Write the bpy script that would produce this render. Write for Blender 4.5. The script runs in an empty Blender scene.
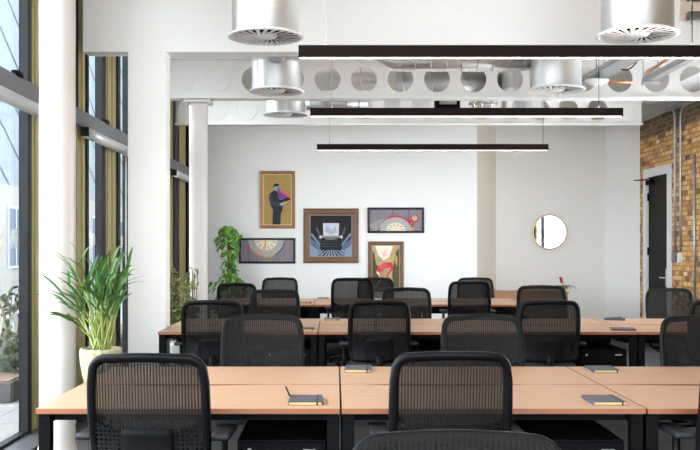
import bpy, bmesh, math, random
from mathutils import Vector, Matrix
random.seed(7)
PI = math.pi
SC = bpy.context.scene
COL = SC.collection

# ------------------------------------------------------------------ helpers
def link(o):
    COL.objects.link(o); return o

class MB:
    """collects shapes into one mesh"""
    def __init__(s): s.bm = bmesh.new(); s.mi = 0; s.smooth = False
    def face(s, vs):
        try: f = s.bm.faces.new(vs)
        except ValueError: return None
        f.material_index = s.mi; f.smooth = s.smooth; return f
    def poly(s, pts):
        return s.face([s.bm.verts.new(p) for p in pts])
    def box(s, x0, x1, y0, y1, z0, z1, bev=0.0, M=None, seg=2):
        vs = [s.bm.verts.new((x, y, z)) for x in (x0, x1) for y in (y0, y1) for z in (z0, z1)]
        fs = [s.face([vs[i] for i in q]) for q in ((0,1,3,2),(4,6,7,5),(0,4,5,1),(2,3,7,6),(0,2,6,4),(1,5,7,3))]
        if M is not None:
            for v in vs: v.co = M @ v.co
        if bev > 0:
            es = list({e for f in fs for e in f.edges})
            r = bmesh.ops.bevel(s.bm, geom=es, offset=bev, segments=seg, profile=.5, affect='EDGES', clamp_overlap=True)
            for f in r['faces']: f.material_index = s.mi; f.smooth = True
        return s
    def tube(s, pts, r, seg=10, caps=True, ry=None):
        pts = [Vector(p) for p in pts]
        n = len(pts); rings = []
        rr = r if isinstance(r, (list, tuple)) else [r]*n
        up = None
        for i, p in enumerate(pts):
            t = (pts[min(i+1, n-1)] - pts[max(i-1, 0)]).normalized()
            if up is None:
                up = Vector((0,0,1)) if abs(t.z) < .9 else Vector((1,0,0))
            a = t.cross(up)
            if a.length < 1e-5: a = t.cross(Vector((0,1,0)))
            a.normalize(); b = a.cross(t).normalized(); up = b
            k = (ry/r) if ry else 1
            rings.append([s.bm.verts.new(p + a*rr[i]*math.cos(2*PI*j/seg) + b*rr[i]*k*math.sin(2*PI*j/seg)) for j in range(seg)])
        sm = s.smooth; s.smooth = True
        for i in range(n-1):
            for j in range(seg):
                s.face([rings[i][j], rings[i][(j+1)%seg], rings[i+1][(j+1)%seg], rings[i+1][j]])
        s.smooth = False
        if caps:
            s.face(rings[0][::-1]); s.face(rings[-1])
        s.smooth = sm; return s
    def lathe(s, prof, c=(0,0,0), seg=32, caps=True):
        rings = []
        for r, z in prof:
            rings.append([s.bm.verts.new((c[0]+r*math.cos(2*PI*j/seg), c[1]+r*math.sin(2*PI*j/seg), c[2]+z)) for j in range(seg)])
        sm = s.smooth; s.smooth = True
        for i in range(len(prof)-1):
            for j in range(seg):
                s.face([rings[i][j], rings[i][(j+1)%seg], rings[i+1][(j+1)%seg], rings[i+1][j]])
        s.smooth = False
        if caps: s.face(rings[0][::-1]); s.face(rings[-1])
        s.smooth = sm; return s
    def prism(s, poly, lo, hi, axis='z'):
        def P(a, b, c):
            return {'z': (a, b, c), 'y': (a, c, b), 'x': (c, a, b)}[axis]
        A = [s.bm.verts.new(P(a, b, lo)) for a, b in poly]
        B = [s.bm.verts.new(P(a, b, hi)) for a, b in poly]
        n = len(poly)
        s.face(A[::-1]); s.face(B)
        for i in range(n): s.face([A[i], A[(i+1)%n], B[(i+1)%n], B[i]])
        return s
    def build(s, name, mats, parent=None, loc=None, recalc=True):
        if recalc: bmesh.ops.recalc_face_normals(s.bm, faces=s.bm.faces)
        me = bpy.data.meshes.new(name); s.bm.to_mesh(me); s.bm.free()
        for m in (mats if isinstance(mats, (list, tuple)) else [mats]): me.materials.append(m)
        o = link(bpy.data.objects.new(name, me))
        if parent is not None: o.parent = parent
        if loc is not None: o.location = loc
        return o

def empty(name, loc=(0,0,0), rz=0):
    o = link(bpy.data.objects.new(name, None)); o.location = loc; o.rotation_euler = (0,0,rz)
    o.empty_display_size = .1; return o
def tag(o, label, cat, group=None):
    o['label'] = label; o['category'] = cat
    if group: o['group'] = group
    return o
def struct(o):
    o['kind'] = 'structure'; return o
def copy_tree(o, parent=None):
    c = o.copy(); COL.objects.link(c)
    if parent is not None: c.parent = parent
    for ch in list(o.children): copy_tree(ch, c)
    return c

# ------------------------------------------------------------------ materials
MATS = {}
def mat(name, col, rough=.6, metal=0, spec=.5, emit=None, es=0):
    if name in MATS: return MATS[name]
    m = bpy.data.materials.new(name); m.use_nodes = True
    b = m.node_tree.nodes['Principled BSDF']
    b.inputs['Base Color'].default_value = (*col, 1); b.inputs['Roughness'].default_value = rough
    b.inputs['Metallic'].default_value = metal; b.inputs['Specular IOR Level'].default_value = spec
    if emit:
        b.inputs['Emission Color'].default_value = (*emit, 1); b.inputs['Emission Strength'].default_value = es
    MATS[name] = m; return m
def srgb(r, g, b):
    f = lambda c: (c/12.92 if c <= .04045 else ((c+.055)/1.055)**2.4)
    return (f(r/255), f(g/255), f(b/255))
def flat(r, g, b, rough=.6):
    return mat('paint_%d_%d_%d' % (r, g, b), srgb(r, g, b), rough, spec=.3)
def nodes(m):
    nt = m.node_tree
    def N(t, **kw):
        n = nt.nodes.new(t)
        for k, v in kw.items():
            if k in n.inputs: n.inputs[k].default_value = v
            else: setattr(n, k, v)
        return n
    return nt, N, nt.links.new, nt.nodes['Principled BSDF']
def noisy(name, c1, c2, scale=(8,8,8), rough=.6, metal=0, bump=0, detail=4, spec=.5, bscale=None):
    """two-tone noise material in object space"""
    if name in MATS: return MATS[name]
    m = mat(name, c1, rough, metal, spec); nt, N, L, b = nodes(m)
    tc = N('ShaderNodeTexCoord'); mp = N('ShaderNodeMapping'); mp.inputs['Scale'].default_value = scale
    no = N('ShaderNodeTexNoise'); no.inputs['Scale'].default_value = 1; no.inputs['Detail'].default_value = detail
    mx = N('ShaderNodeMix', data_type='RGBA')
    mx.inputs[6].default_value = (*c1, 1); mx.inputs[7].default_value = (*c2, 1)
    L(tc.outputs['Object'], mp.inputs['Vector']); L(mp.outputs['Vector'], no.inputs['Vector'])
    L(no.outputs['Fac'], mx.inputs[0]); L(mx.outputs[2], b.inputs['Base Color'])
    if bump:
        bu = N('ShaderNodeBump'); bu.inputs['Strength'].default_value = bump; bu.inputs['Distance'].default_value = .01
        L(no.outputs['Fac'], bu.inputs['Height']); L(bu.outputs['Normal'], b.inputs['Normal'])
    return m

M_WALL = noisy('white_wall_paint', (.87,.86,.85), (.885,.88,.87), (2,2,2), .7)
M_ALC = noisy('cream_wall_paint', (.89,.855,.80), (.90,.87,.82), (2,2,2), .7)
M_STEEL = noisy('white_painted_steel', (.80,.79,.77), (.76,.75,.73), (5,5,5), .45)
M_CEIL = noisy('cream_ceiling', (.78,.75,.70), (.74,.71,.66), (1.5,1.5,1.5), .8)
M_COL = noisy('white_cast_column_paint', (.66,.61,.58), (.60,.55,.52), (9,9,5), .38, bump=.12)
M_OLIVE = noisy('olive_panel_paint', srgb(172,160,112), srgb(160,149,102), (1,1,1), .4)
M_FRAME = mat('dark_window_frame', srgb(22,23,26), .5, spec=.2)
M_BLACK = mat('black_powder_coat', (.005,.005,.0055), .55, spec=.04)
M_PED = mat('black_pedestal', (.004,.004,.005), .55, spec=.05)
M_PLAST = mat('black_chair_plastic', (.004,.004,.005), .38, spec=.12)
M_PAD = mat('charcoal_arm_pad', (.018,.018,.022), .5, spec=.3)
M_SEAT = noisy('charcoal_seat_fabric', (.02,.02,.024), (.035,.035,.04), (150,150,150), .9)
M_CHROME = mat('satin_steel', (.62,.62,.62), .28, 1)
M_SILVER = None
M_LAMPBODY = mat('dark_bronze_housing', srgb(30,22,20), .55, spec=.06)
M_LAMP = mat('lamp_diffuser', (1,.9,.8), .4, emit=(1,.82,.68), es=8)
M_UPLAMP = mat('upper_lamp_diffuser', (1,.9,.8), .4, emit=(1,.91,.82), es=7)
M_DUCTW = mat('diffuser_white', (.78,.78,.78), .4)
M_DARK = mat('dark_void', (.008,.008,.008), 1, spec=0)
M_WHITE = mat('white_gloss_paint', (.82,.82,.82), .35)
M_DOOR = mat('charcoal_door_paint', srgb(20,19,21), .5, spec=.1)
M_GALV = noisy('galvanised_steel', (.42,.43,.45), (.55,.56,.58), (30,30,30), .4, .8)
M_COPPER = mat('copper_pipe', (.75,.33,.17), .35, .7)
M_COVER = noisy('slate_notebook_cover', srgb(74,72,84), srgb(66,64,76), (60,60,60), .5)
M_PAGES = noisy('cream_page_edges', srgb(206,182,132), srgb(182,158,110), (5,5,400), .8)
M_ELAST = mat('black_elastic', (.012,.012,.012), .7)
M_GOLD = mat('brass_rim', (.72,.56,.30), .3, .9)
M_SOIL = noisy('potting_soil', (.05,.03,.018), (.12,.07,.04), (80,80,80), .95, bump=.5)
M_LEAF = noisy('palm_leaf', (.018,.075,.012), (.06,.17,.022), (9,9,9), .38)
M_STEM = noisy('green_stem', (.20,.30,.06), (.32,.36,.10), (20,20,5), .5)
M_LEAF2 = noisy('vine_leaf', (.03,.17,.012), (.22,.50,.06), (18,18,18), .4)
M_LEAF3 = noisy('bush_leaf', (.11,.17,.045), (.28,.34,.10), (14,14,14), .55)
M_BARK = noisy('coir_pole', (.12,.06,.03), (.20,.11,.06), (60,60,20), .9, bump=.4)
M_RED = mat('red_bract', srgb(200,30,40), .4)

def make_wood():
    m = mat('beech_laminate', (.6,.4,.28), .42); nt, N, L, b = nodes(m)
    tc = N('ShaderNodeTexCoord'); mp = N('ShaderNodeMapping'); mp.inputs['Scale'].default_value = (1.2, 22, 22)
    no = N('ShaderNodeTexNoise'); no.inputs['Scale'].default_value = 2.5; no.inputs['Detail'].default_value = 6
    cr = N('ShaderNodeValToRGB')
    cr.color_ramp.elements[0].position = .3; cr.color_ramp.elements[0].color = (*srgb(174,135,107), 1)
    cr.color_ramp.elements[1].position = .7; cr.color_ramp.elements[1].color = (*srgb(191,152,122), 1)
    L(tc.outputs['Object'], mp.inputs['Vector']); L(mp.outputs['Vector'], no.inputs['Vector'])
    L(no.outputs['Fac'], cr.inputs['Fac']); L(cr.outputs['Color'], b.inputs['Base Color'])
    return m
M_WOOD = make_wood()
M_EDGE = noisy('beech_edge_band', srgb(150,92,62), srgb(132,78,52), (4,60,60), .45)
M_SIDEB = noisy('brown_wood_sideboard', srgb(168,120,88), srgb(148,102,74), (3,3,40), .5)

def make_mesh_fabric():
    m = mat('woven_chair_mesh', (.0125,.0118,.0115), .8, spec=.1); nt, N, L, b = nodes(m)
    tc = N('ShaderNodeTexCoord'); sp = N('ShaderNodeSeparateXYZ'); L(tc.outputs['Object'], sp.inputs[0])
    no = N('ShaderNodeTexNoise'); no.inputs['Scale'].default_value = 26; no.inputs['Detail'].default_value = 2
    L(tc.outputs['Object'], no.inputs['Vector'])
    a = N('ShaderNodeMath', operation='MULTIPLY'); a.inputs[1].default_value = 2*PI/.0135; L(sp.outputs['X'], a.inputs[0])
    n2 = N('ShaderNodeMath', operation='MULTIPLY_ADD'); n2.inputs[1].default_value = 1.6; L(no.outputs['Fac'], n2.inputs[0]); L(a.outputs[0], n2.inputs[2])
    s1 = N('ShaderNodeMath', operation='SINE'); L(n2.outputs[0], s1.inputs[0])
    az = N('ShaderNodeMath', operation='MULTIPLY'); az.inputs[1].default_value = 2*PI/.011; L(sp.outputs['Z'], az.inputs[0])
    sz = N('ShaderNodeMath', operation='SINE'); L(az.outputs[0], sz.inputs[0])
    k1 = N('ShaderNodeMath', operation='MULTIPLY_ADD'); k1.inputs[1].default_value = .095; k1.inputs[2].default_value = .895; L(s1.outputs[0], k1.inputs[0])
    k2 = N('ShaderNodeMath', operation='MULTIPLY_ADD'); k2.inputs[1].default_value = .012; L(sz.outputs[0], k2.inputs[0]); L(k1.outputs[0], k2.inputs[2])
    tr = N('ShaderNodeBsdfTransparent'); mx = N('ShaderNodeMixShader')
    L(k2.outputs[0], mx.inputs[0]); L(tr.outputs[0], mx.inputs[1]); L(b.outputs[0], mx.inputs[2])
    L(mx.outputs[0], nt.nodes['Material Output'].inputs['Surface'])
    return m
M_MESH = make_mesh_fabric()
def make_perf():
    m = mat('perforated_black_plastic', (.006,.006,.007), .5, spec=.2); nt, N, L, b = nodes(m)
    tc = N('ShaderNodeTexCoord'); sp = N('ShaderNodeSeparateXYZ'); L(tc.outputs['Object'], sp.inputs[0])
    outs = []
    for ax in ('X', 'Z'):
        d = N('ShaderNodeMath', operation='MULTIPLY'); d.inputs[1].default_value = 1/.020; L(sp.outputs[ax], d.inputs[0])
        f = N('ShaderNodeMath', operation='FRACT'); L(d.outputs[0], f.inputs[0])
        s = N('ShaderNodeMath', operation='SUBTRACT'); s.inputs[1].default_value = .5; L(f.outputs[0], s.inputs[0])
        q = N('ShaderNodeMath', operation='POWER'); q.inputs[1].default_value = 2; L(s.outputs[0], q.inputs[0])
        outs.append(q)
    ad = N('ShaderNodeMath', operation='ADD'); L(outs[0].outputs[0], ad.inputs[0]); L(outs[1].outputs[0], ad.inputs[1])
    gt = N('ShaderNodeMath', operation='GREATER_THAN'); gt.inputs[1].default_value = .075; L(ad.outputs[0], gt.inputs[0])
    tr = N('ShaderNodeBsdfTransparent'); mx = N('ShaderNodeMixShader')
    L(gt.outputs[0], mx.inputs[0]); L(tr.outputs[0], mx.inputs[1]); L(b.outputs[0], mx.inputs[2])
    L(mx.outputs[0], nt.nodes['Material Output'].inputs['Surface'])
    return m
M_PERF = make_perf()
def make_glass(name, tint, gl=.12):
    m = mat(name, tint, .02); nt, N, L, b = nodes(m)
    tr = N('ShaderNodeBsdfTransparent'); tr.inputs[0].default_value = (*tint, 1)
    g = N('ShaderNodeBsdfGlossy'); g.inputs['Roughness'].default_value = .02
    lw = N('ShaderNodeLayerWeight'); lw.inputs['Blend'].default_value = .5
    pw = N('ShaderNodeMath', operation='POWER'); pw.inputs[1].default_value = 5; L(lw.outputs['Facing'], pw.inputs[0])
    fr = N('ShaderNodeMath', operation='MULTIPLY_ADD'); fr.inputs[1].default_value = .5; fr.inputs[2].default_value = .03; L(pw.outputs[0], fr.inputs[0])
    mx = N('ShaderNodeMixShader'); L(fr.outputs[0], mx.inputs[0]); L(tr.outputs[0], mx.inputs[1]); L(g.outputs[0], mx.inputs[2])
    L(mx.outputs[0], nt.nodes['Material Output'].inputs['Surface']); return m
M_GLASS = make_glass('window_glass', (.93,.96,.97))
def make_silver():
    m = mat('spiral_duct_silver', (.6,.6,.6), .44, .85); nt, N, L, b = nodes(m)
    tc = N('ShaderNodeTexCoord'); mp = N('ShaderNodeMapping'); mp.inputs['Scale'].default_value = (3,3,1)
    no = N('ShaderNodeTexNoise'); no.inputs['Scale'].default_value = 2; no.inputs['Detail'].default_value = 5
    cr = N('ShaderNodeValToRGB'); cr.color_ramp.elements[0].color = (.46,.465,.47,1); cr.color_ramp.elements[1].color = (.62,.61,.59,1)
    L(tc.outputs['Object'], mp.inputs[0]); L(mp.outputs[0], no.inputs['Vector']); L(no.outputs['Fac'], cr.inputs[0]); L(cr.outputs[0], b.inputs['Base Color'])
    return m
M_SILVER = make_silver()
def make_brick():
    m = mat('yellow_stock_brick', (.5,.3,.15), .85); nt, N, L, b = nodes(m)
    tc = N('ShaderNodeTexCoord'); sp = N('ShaderNodeSeparateXYZ'); cb = N('ShaderNodeCombineXYZ')
    L(tc.outputs['Object'], sp.inputs[0]); L(sp.outputs['Y'], cb.inputs['X']); L(sp.outputs['Z'], cb.inputs['Y'])
    br = N('ShaderNodeTexBrick'); br.inputs['Scale'].default_value = 1; br.inputs['Brick Width'].default_value = .165
    br.inputs['Row Height'].default_value = .075; br.inputs['Mortar Size'].default_value = .008; br.inputs['Mortar Smooth'].default_value = .3
    br.inputs['Color1'].default_value = (0,0,0,1); br.inputs['Color2'].default_value = (1,1,1,1); br.inputs['Mortar'].default_value = (.5,.5,.5,1)
    L(cb.outputs[0], br.inputs['Vector'])
    cr = N('ShaderNodeValToRGB'); cr.color_ramp.interpolation = 'LINEAR'
    cols = [(0,(112,84,62)),(.1,(160,112,70)),(.28,(208,154,92)),(.5,(226,178,110)),(.7,(238,200,134)),(.88,(214,148,98)),(1,(246,226,184))]
    cr.color_ramp.elements[0].position = 0; cr.color_ramp.elements[0].color = (*srgb(*cols[0][1]),1)
    cr.color_ramp.elements[1].position = 1; cr.color_ramp.elements[1].color = (*srgb(*cols[-1][1]),1)
    for p, c in cols[1:-1]:
        e = cr.color_ramp.elements.new(p); e.color = (*srgb(*c),1)
    L(br.outputs['Color'], cr.inputs[0])
    # grey engineering bricks in the courses near the ceiling
    mr = N('ShaderNodeMapRange'); mr.inputs[1].default_value = 3.27; mr.inputs[2].default_value = 3.33; L(sp.outputs['Z'], mr.inputs[0])
    cr2 = N('ShaderNodeValToRGB')
    cr2.color_ramp.elements[0].color = (*srgb(74,70,68),1); cr2.color_ramp.elements[1].color = (*srgb(140,112,84),1)
    L(br.outputs['Color'], cr2.inputs[0])
    m1 = N('ShaderNodeMix', data_type='RGBA'); L(mr.outputs[0], m1.inputs[0]); L(cr.outputs[0], m1.inputs[6]); L(cr2.outputs[0], m1.inputs[7])
    no = N('ShaderNodeTexNoise'); no.inputs['Scale'].default_value = 17; no.inputs['Detail'].default_value = 6; L(tc.outputs['Object'], no.inputs['Vector'])
    m2 = N('ShaderNodeMix', data_type='RGBA', blend_type='OVERLAY'); m2.inputs[0].default_value = .85
    L(m1.outputs[2], m2.inputs[6]); L(no.outputs['Fac'], m2.inputs[7])
    m3 = N('ShaderNodeMix', data_type='RGBA'); m3.inputs[7].default_value = (*srgb(150,124,92),1)
    L(br.outputs['Fac'], m3.inputs[0]); L(m2.outputs[2], m3.inputs[6]); L(m3.outputs[2], b.inputs['Base Color'])
    bu = N('ShaderNodeBump'); bu.invert = True; bu.inputs['Strength'].default_value = .6; bu.inputs['Distance'].default_value = .01
    L(br.outputs['Fac'], bu.inputs['Height']); L(bu.outputs[0], b.inputs['Normal'])
    return m
M_BRICK = make_brick()
def make_tiles(name, c1, c2, w, h, mortar, ms):
    m = mat(name, c1, 1, spec=0); nt, N, L, b = nodes(m)
    tc = N('ShaderNodeTexCoord'); br = N('ShaderNodeTexBrick'); br.offset = 0
    br.inputs['Scale'].default_value = 1; br.inputs['Brick Width'].default_value = w; br.inputs['Row Height'].default_value = h
    br.inputs['Mortar Size'].default_value = ms; br.inputs['Color1'].default_value = (*c1,1); br.inputs['Color2'].default_value = (*c2,1); br.inputs['Mortar'].default_value = (*mortar,1)
    L(tc.outputs['Object'], br.inputs['Vector']); L(br.outputs['Color'], b.inputs['Base Color'])
    return m
M_CARPET = make_tiles('grey_carpet_tiles', (.04,.04,.042), (.055,.055,.058), .5, .5, (.03,.03,.03), .004)
M_PAVE = make_tiles('pale_paving', (.15,.155,.16), (.17,.17,.175), .6, .6, (.10,.10,.10), .008)
def make_cladding():
    m = mat('pale_diagonal_cladding', (.6,.66,.7), 1, spec=0); nt, N, L, b = nodes(m)
    tc = N('ShaderNodeTexCoord'); mp = N('ShaderNodeMapping'); mp.inputs['Rotation'].default_value = (math.radians(32),0,0)
    sp = N('ShaderNodeSeparateXYZ'); L(tc.outputs['Object'], mp.inputs[0]); L(mp.outputs[0], sp.inputs[0])
    d = N('ShaderNodeMath', operation='MULTIPLY'); d.inputs[1].default_value = 1/1.3; L(sp.outputs['Z'], d.inputs[0])
    f = N('ShaderNodeMath', operation='FRACT'); L(d.outputs[0], f.inputs[0])
    g = N('ShaderNodeMath', operation='LESS_THAN'); g.inputs[1].default_value = .08; L(f.outputs[0], g.inputs[0])
    mx = N('ShaderNodeMix', data_type='RGBA'); mx.inputs[6].default_value = (.10,.118,.13,1); mx.inputs[7].default_value = (.03,.036,.042,1)
    L(g.outputs[0], mx.inputs[0]); L(mx.outputs[2], b.inputs['Base Color']); return m
M_CLAD = make_cladding()
M_BRICKPALE = make_tiles('pale_outdoor_brick', (.12,.116,.10), (.15,.143,.118), .22, .075, (.145,.145,.138), .008)

# ------------------------------------------------------------------ camera
FPX, VX, HY, CZ = 909.0, 336.0, 247.0, 1.485
cam = bpy.data.cameras.new('camera'); co = link(bpy.data.objects.new('camera', cam))
co.location = (0, 0, CZ); co.rotation_euler = (PI/2, 0, 0)
cam.sensor_width = 36; cam.lens = 36*FPX/700; cam.shift_x = (350-VX)/700; cam.shift_y = (HY-225)/700
cam.clip_start = .05; cam.clip_end = 300
SC.camera = co
def X(px, Y): return (px-VX)*Y/FPX
def Z(py, Y): return CZ-(py-HY)*Y/FPX

# ------------------------------------------------------------------ room shell
WX, BX, CEIL, BY, AY = -2.40, 5.20, 4.10, 15.20, 16.20
NEAR = -3.0
struct(MB().box(WX-.15, BX+.3, NEAR, AY+.2, -.12, 0).build('floor', M_CARPET))
struct(MB().box(WX-.15, BX+.3, NEAR, AY+.2, CEIL, CEIL+.15).build('ceiling', M_CEIL))
PX = X(477, BY)                        # end of the picture wall
ax0 = X(496, AY); ax1 = X(605, AY); by1 = BX*FPX/(640-VX)
struct(MB().box(WX-.15, PX, BY, BY+.2, 0, CEIL).build('wall_back', M_WALL))
struct(MB().prism([(PX,BY),(ax0,AY),(ax0-.02,AY+.12),(PX-.2,AY+.12),(PX-.2,BY+.2),(PX,BY+.2)], 0, CEIL).build('wall_alcove_side', noisy('tan_corner_shade', (.80,.72,.62), (.82,.745,.65), (2,2,2), .7)))  # shade of the inner corner is put into this darker tan
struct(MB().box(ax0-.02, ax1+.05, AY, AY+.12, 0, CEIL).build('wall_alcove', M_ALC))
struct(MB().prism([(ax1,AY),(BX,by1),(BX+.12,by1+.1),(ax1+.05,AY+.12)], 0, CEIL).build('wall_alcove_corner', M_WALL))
# brick wall on the right with a door and, nearer than the frame, a window
dy0, dy1, dz1 = BX*FPX/(672-VX), BX*FPX/(644-VX), 2.78
WY0, WY1, WZ0, WZ1 = 8.0, 12.6, .25, 2.9
b = MB(); x0, x1 = BX, BX+.25
for (a, c, lo, hi) in ((NEAR,WY0,0,CEIL),(WY0,WY1,0,WZ0),(WY0,WY1,WZ1,CEIL),(WY1,dy0,0,CEIL),(dy0,dy1,dz1,CEIL),(dy1,by1+.05,0,CEIL)):
    b.box(x0, x1, a, c, lo, hi)
struct(b.build('wall_right', M_BRICK))
struct(MB().box(WX-.15, -1.9, NEAR-.2, NEAR, 0, CEIL).box(4.6, BX+.25, NEAR-.2, NEAR, 0, CEIL).box(-1.9, 4.6, NEAR-.2, NEAR, 0, .5).box(-1.9, 4.6, NEAR-.2, NEAR, 3.7, CEIL).build('wall_near', M_WALL))
wn = struct(MB().box(-1.9, 4.6, NEAR-.12, NEAR-.06, .5, .58).box(-1.9, 4.6, NEAR-.12, NEAR-.06, 3.62, 3.7).box(-1.9, -1.82, NEAR-.12, NEAR-.06, .58, 3.62).box(4.52, 4.6, NEAR-.12, NEAR-.06, .58, 3.62).box(1.06, 1.14, NEAR-.12, NEAR-.06, .58, 3.62).build('window_10', M_FRAME))  # unseen window behind the camera, added as front fill light
for q0, q1 in ((-1.82, 1.06), (1.14, 4.52)): MB().box(q0, q1, NEAR-.095, NEAR-.085, .58, 3.62).build('glass', M_GLASS, wn)
# door
d = MB(); fw = .17
d.box(BX-.02, BX+.1, dy0, dy0+fw, 0, dz1).box(BX-.02, BX+.1, dy1-fw, dy1, 0, dz1).box(BX-.02, BX+.1, dy0+fw, dy1-fw, dz1-.14, dz1)
door = struct(d.build('door_1', M_WHITE))
MB().box(BX+.02, BX+.07, dy0+fw, dy1-fw, 0.005, dz1-.14).build('door_leaf', M_DOOR, door)
hb = MB(); hy = dy0+fw+.09; hz = 1.0
hb.box(BX+.005, BX+.02, hy-.03, hy+.03, hz-.14, hz+.14).tube([(BX+.02,hy,hz),(BX-.05,hy,hz),(BX-.05,hy+.14,hz)], .011, 8)
hb.build('door_handle', M_CHROME, door)
for zz in (.35, 1.35, 2.25):
    MB().box(BX-.005, BX+.03, dy1-fw-.03, dy1-fw+.03, zz, zz+.13).build('hinge', M_BLACK, door)
cl = MB(); cl.box(BX-.05, BX+.02, dy1-fw-.3, dy1-fw-.04, dz1-.27, dz1-.19, .006)
cl.build('door_closer', M_BLACK, door)
MB().tube([(BX-.05,dy1-fw-.15,dz1-.18),(BX-.19,dy1-fw+.1,dz1-.175),(BX-.02,dy1-.05,dz1-.17)], .010, 6).build('closer_arm', M_BLACK, door)

# right window (outside the frame, seen only in the round mirror)
w = MB()
for a, c, lo, hi in ((WY0,WY0+.08,WZ0,WZ1),(WY1-.08,WY1,WZ0,WZ1),(WY0,WY1,WZ0,WZ0+.08),(WY0,WY1,WZ1-.08,WZ1),(8.98,9.08,WZ0,WZ1),(11.95,12.03,WZ0,WZ1)):
    w.box(BX+.06, BX+.14, a, c, lo, hi)
wr = struct(w.build('window_9', M_FRAME))
MB().box(BX+.095, BX+.105, WY0+.08, WY1-.08, WZ0+.08, WZ1-.08).build('glass', M_GLASS, wr)

# ---- left glazed wall
TZ0, TZ1 = 2.60, 2.75                   # transom
TOP = CEIL
def window(n, y0, y1, f0=.1, f1=.1, dots=False, latch=None):
    m = MB()
    m.box(WX-.05, WX+.02, y0, y0+f0, 0, TOP).box(WX-.05, WX+.02, y1-f1, y1, 0, TOP)
    m.box(WX-.05, WX+.01, y0+f0, y1-f1, 0, .06).box(WX-.05, WX+.01, y0+f0, y1-f1, TOP-.1, TOP)
    o = struct(m.build('window_%d' % n, M_FRAME))
    MB().box(WX-.045, WX-.035, y0+f0, y1-f1, .06, TZ0).build('glass', M_GLASS, o)
    MB().box(WX-.045, WX-.035, y0+f0, y1-f1, TZ1, TOP-.1).build('glass', M_GLASS, o)
    if dots:
        k = MB(); yy = y1-f1-.12
        while yy > max(y0+f0, 4.0):
            for zz in (1.55, .92):
                c = [(WX-.030, yy+.05*math.cos(2*PI*i/20), zz+.075*math.sin(2*PI*i/20)) for i in range(20)]
                k.poly(c)
            yy -= .33
        k.build('glass_dots', M_WHITE, o)
    if latch:
        l = MB(); l.box(WX+.02, WX+.07, latch-.07, latch+.07, TZ1-.01, TZ1+.035, .01).build('latch', M_BLACK, o)
    return o
window(1, -2.6, 2.2); window(2, 2.2, 7.11, .1, .09, True, 6.72)
window(3, 8.70, 9.40, .06, .16, True, 9.3); window(4, 9.92, 10.60, .12, .18, True, 10.4)
window(5, 10.75, 12.95); window(6, 13.38, 13.80, .2, .12, False)
n = 1
for y0, y1 in ((7.11,8.70),(9.40,9.92),(10.60,10.75),(12.95,13.38),(13.80,14.5)):
    m = MB(); m.box(WX-.07, WX, y0, y1, 0, TOP)
    k = y0+.12
    while k < y1-.05:
        m.box(WX, WX+.014, k, k+.02, 0, TOP); k += .19
    struct(m.build('wall_left', M_OLIVE)); n += 1
struct(MB().box(WX-.09, WX+.03, 14.5, BY, 0, TOP).build('wall_left_end', M_BLACK))
struct(MB().box(WX-.09, WX+.02, NEAR, -2.6, 0, TOP).build('wall_left_near', M_OLIVE))
struct(MB().box(WX-.0, WX+.02, 8.28, 8.40, TZ1, TOP).build('trim_1', M_BLACK))
tr = struct(MB().box(WX-.05, WX+.06, -2.6, 14.5, TZ0, TZ1, .008).build('trim_2', mat('grey_transom', srgb(92,92,98), .4)))
sill = struct(MB().box(WX, WX+.22, 2.2, 14.5, 0, .035, .004).build('trim_3', mat('dark_sill', srgb(70,72,76), .35)))
# roller blind cassettes under the transom
M_BLIND = mat('silver_blind_cassette', (.62,.62,.64), .35, .3)
blinds = [(2.3,7.15,'silver roller blind cassette above the nearest left window'),(8.45,9.9,'silver roller blind cassette left of the square column'),
          (9.95,12.3,'silver roller blind cassette running behind the square column'),(13.1,14.4,'silver roller blind cassette in the far left corner window')]
for y0, y1, lab in blinds:
    r = empty('roller_blind', (WX+.085, y0, TZ0-.055))
    tag(r, lab, 'roller blind', 'roller blinds under the window transom')
    L_ = y1-y0
    MB().tube([(0,0,0),(0,L_,0)], .052, 14).build('cassette', M_BLIND, r)
    for q in (-.012, L_): MB().box(-.055,.02,q,q+.012,-.03,.055).build('end_bracket', M_FRAME, r)
    pts = [(.05, L_-.12, 0)]+[(.05, L_-.12, -.2*i) for i in range(1,8)]+[(.05,L_-.10,-1.5),(.05,L_-.08,-1.4)]+[(.05,L_-.08,-.2*i) for i in range(6,-1,-1)]
    MB().tube(pts, .003, 5).build('pull_chain', M_CHROME, r)

# ---- columns and beams
def round_column(xc, yc, r, name='column'):
    m = MB(); m.lathe([(r*1.5,0),(r*1.5,.03),(r*1.12,.10),(r,.18),(r,1.1),(r*1.004,1.12),(r,1.14),(r,2.2),(r*1.01,2.21),(r*1.01,2.23),(r,2.24),(r,3.16),(r*1.06,3.19),(r*1.06,3.22)], (0,0,0), 36)
    m.box(-r*1.45, r*1.45, -r*1.2, r*1.2, 3.22, 3.25)
    return m
c1 = round_column(0,0,.1185); c1.lathe([(.1185,3.25),(.1185,CEIL)], (0,0,0), 36)
struct(c1.build('column', M_COL, loc=(X(57.5,6.12), 6.12, 0)))
c2 = round_column(0,0,.112)
for sx in (-1,1):
    for sy in (-1,1): c2.tube([(sx*.14,sy*.1,3.20),(sx*.14,sy*.1,3.27)], .012, 6)
struct(c2.build('column', M_COL, loc=(X(198.5,11.0), 11.0, 0)))
BHY0, BHY1, BHZ = 8.45, 8.65, 3.30
struct(MB().box(X(83,BHY0), BX, BHY0, BHY1, BHZ, CEIL).build('beam_bulkhead', M_WALL))
struct(MB().box(X(128,BHY0), X(166,BHY0), BHY0, BHY1, 0, BHZ).build('column_square', M_WALL))

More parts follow.
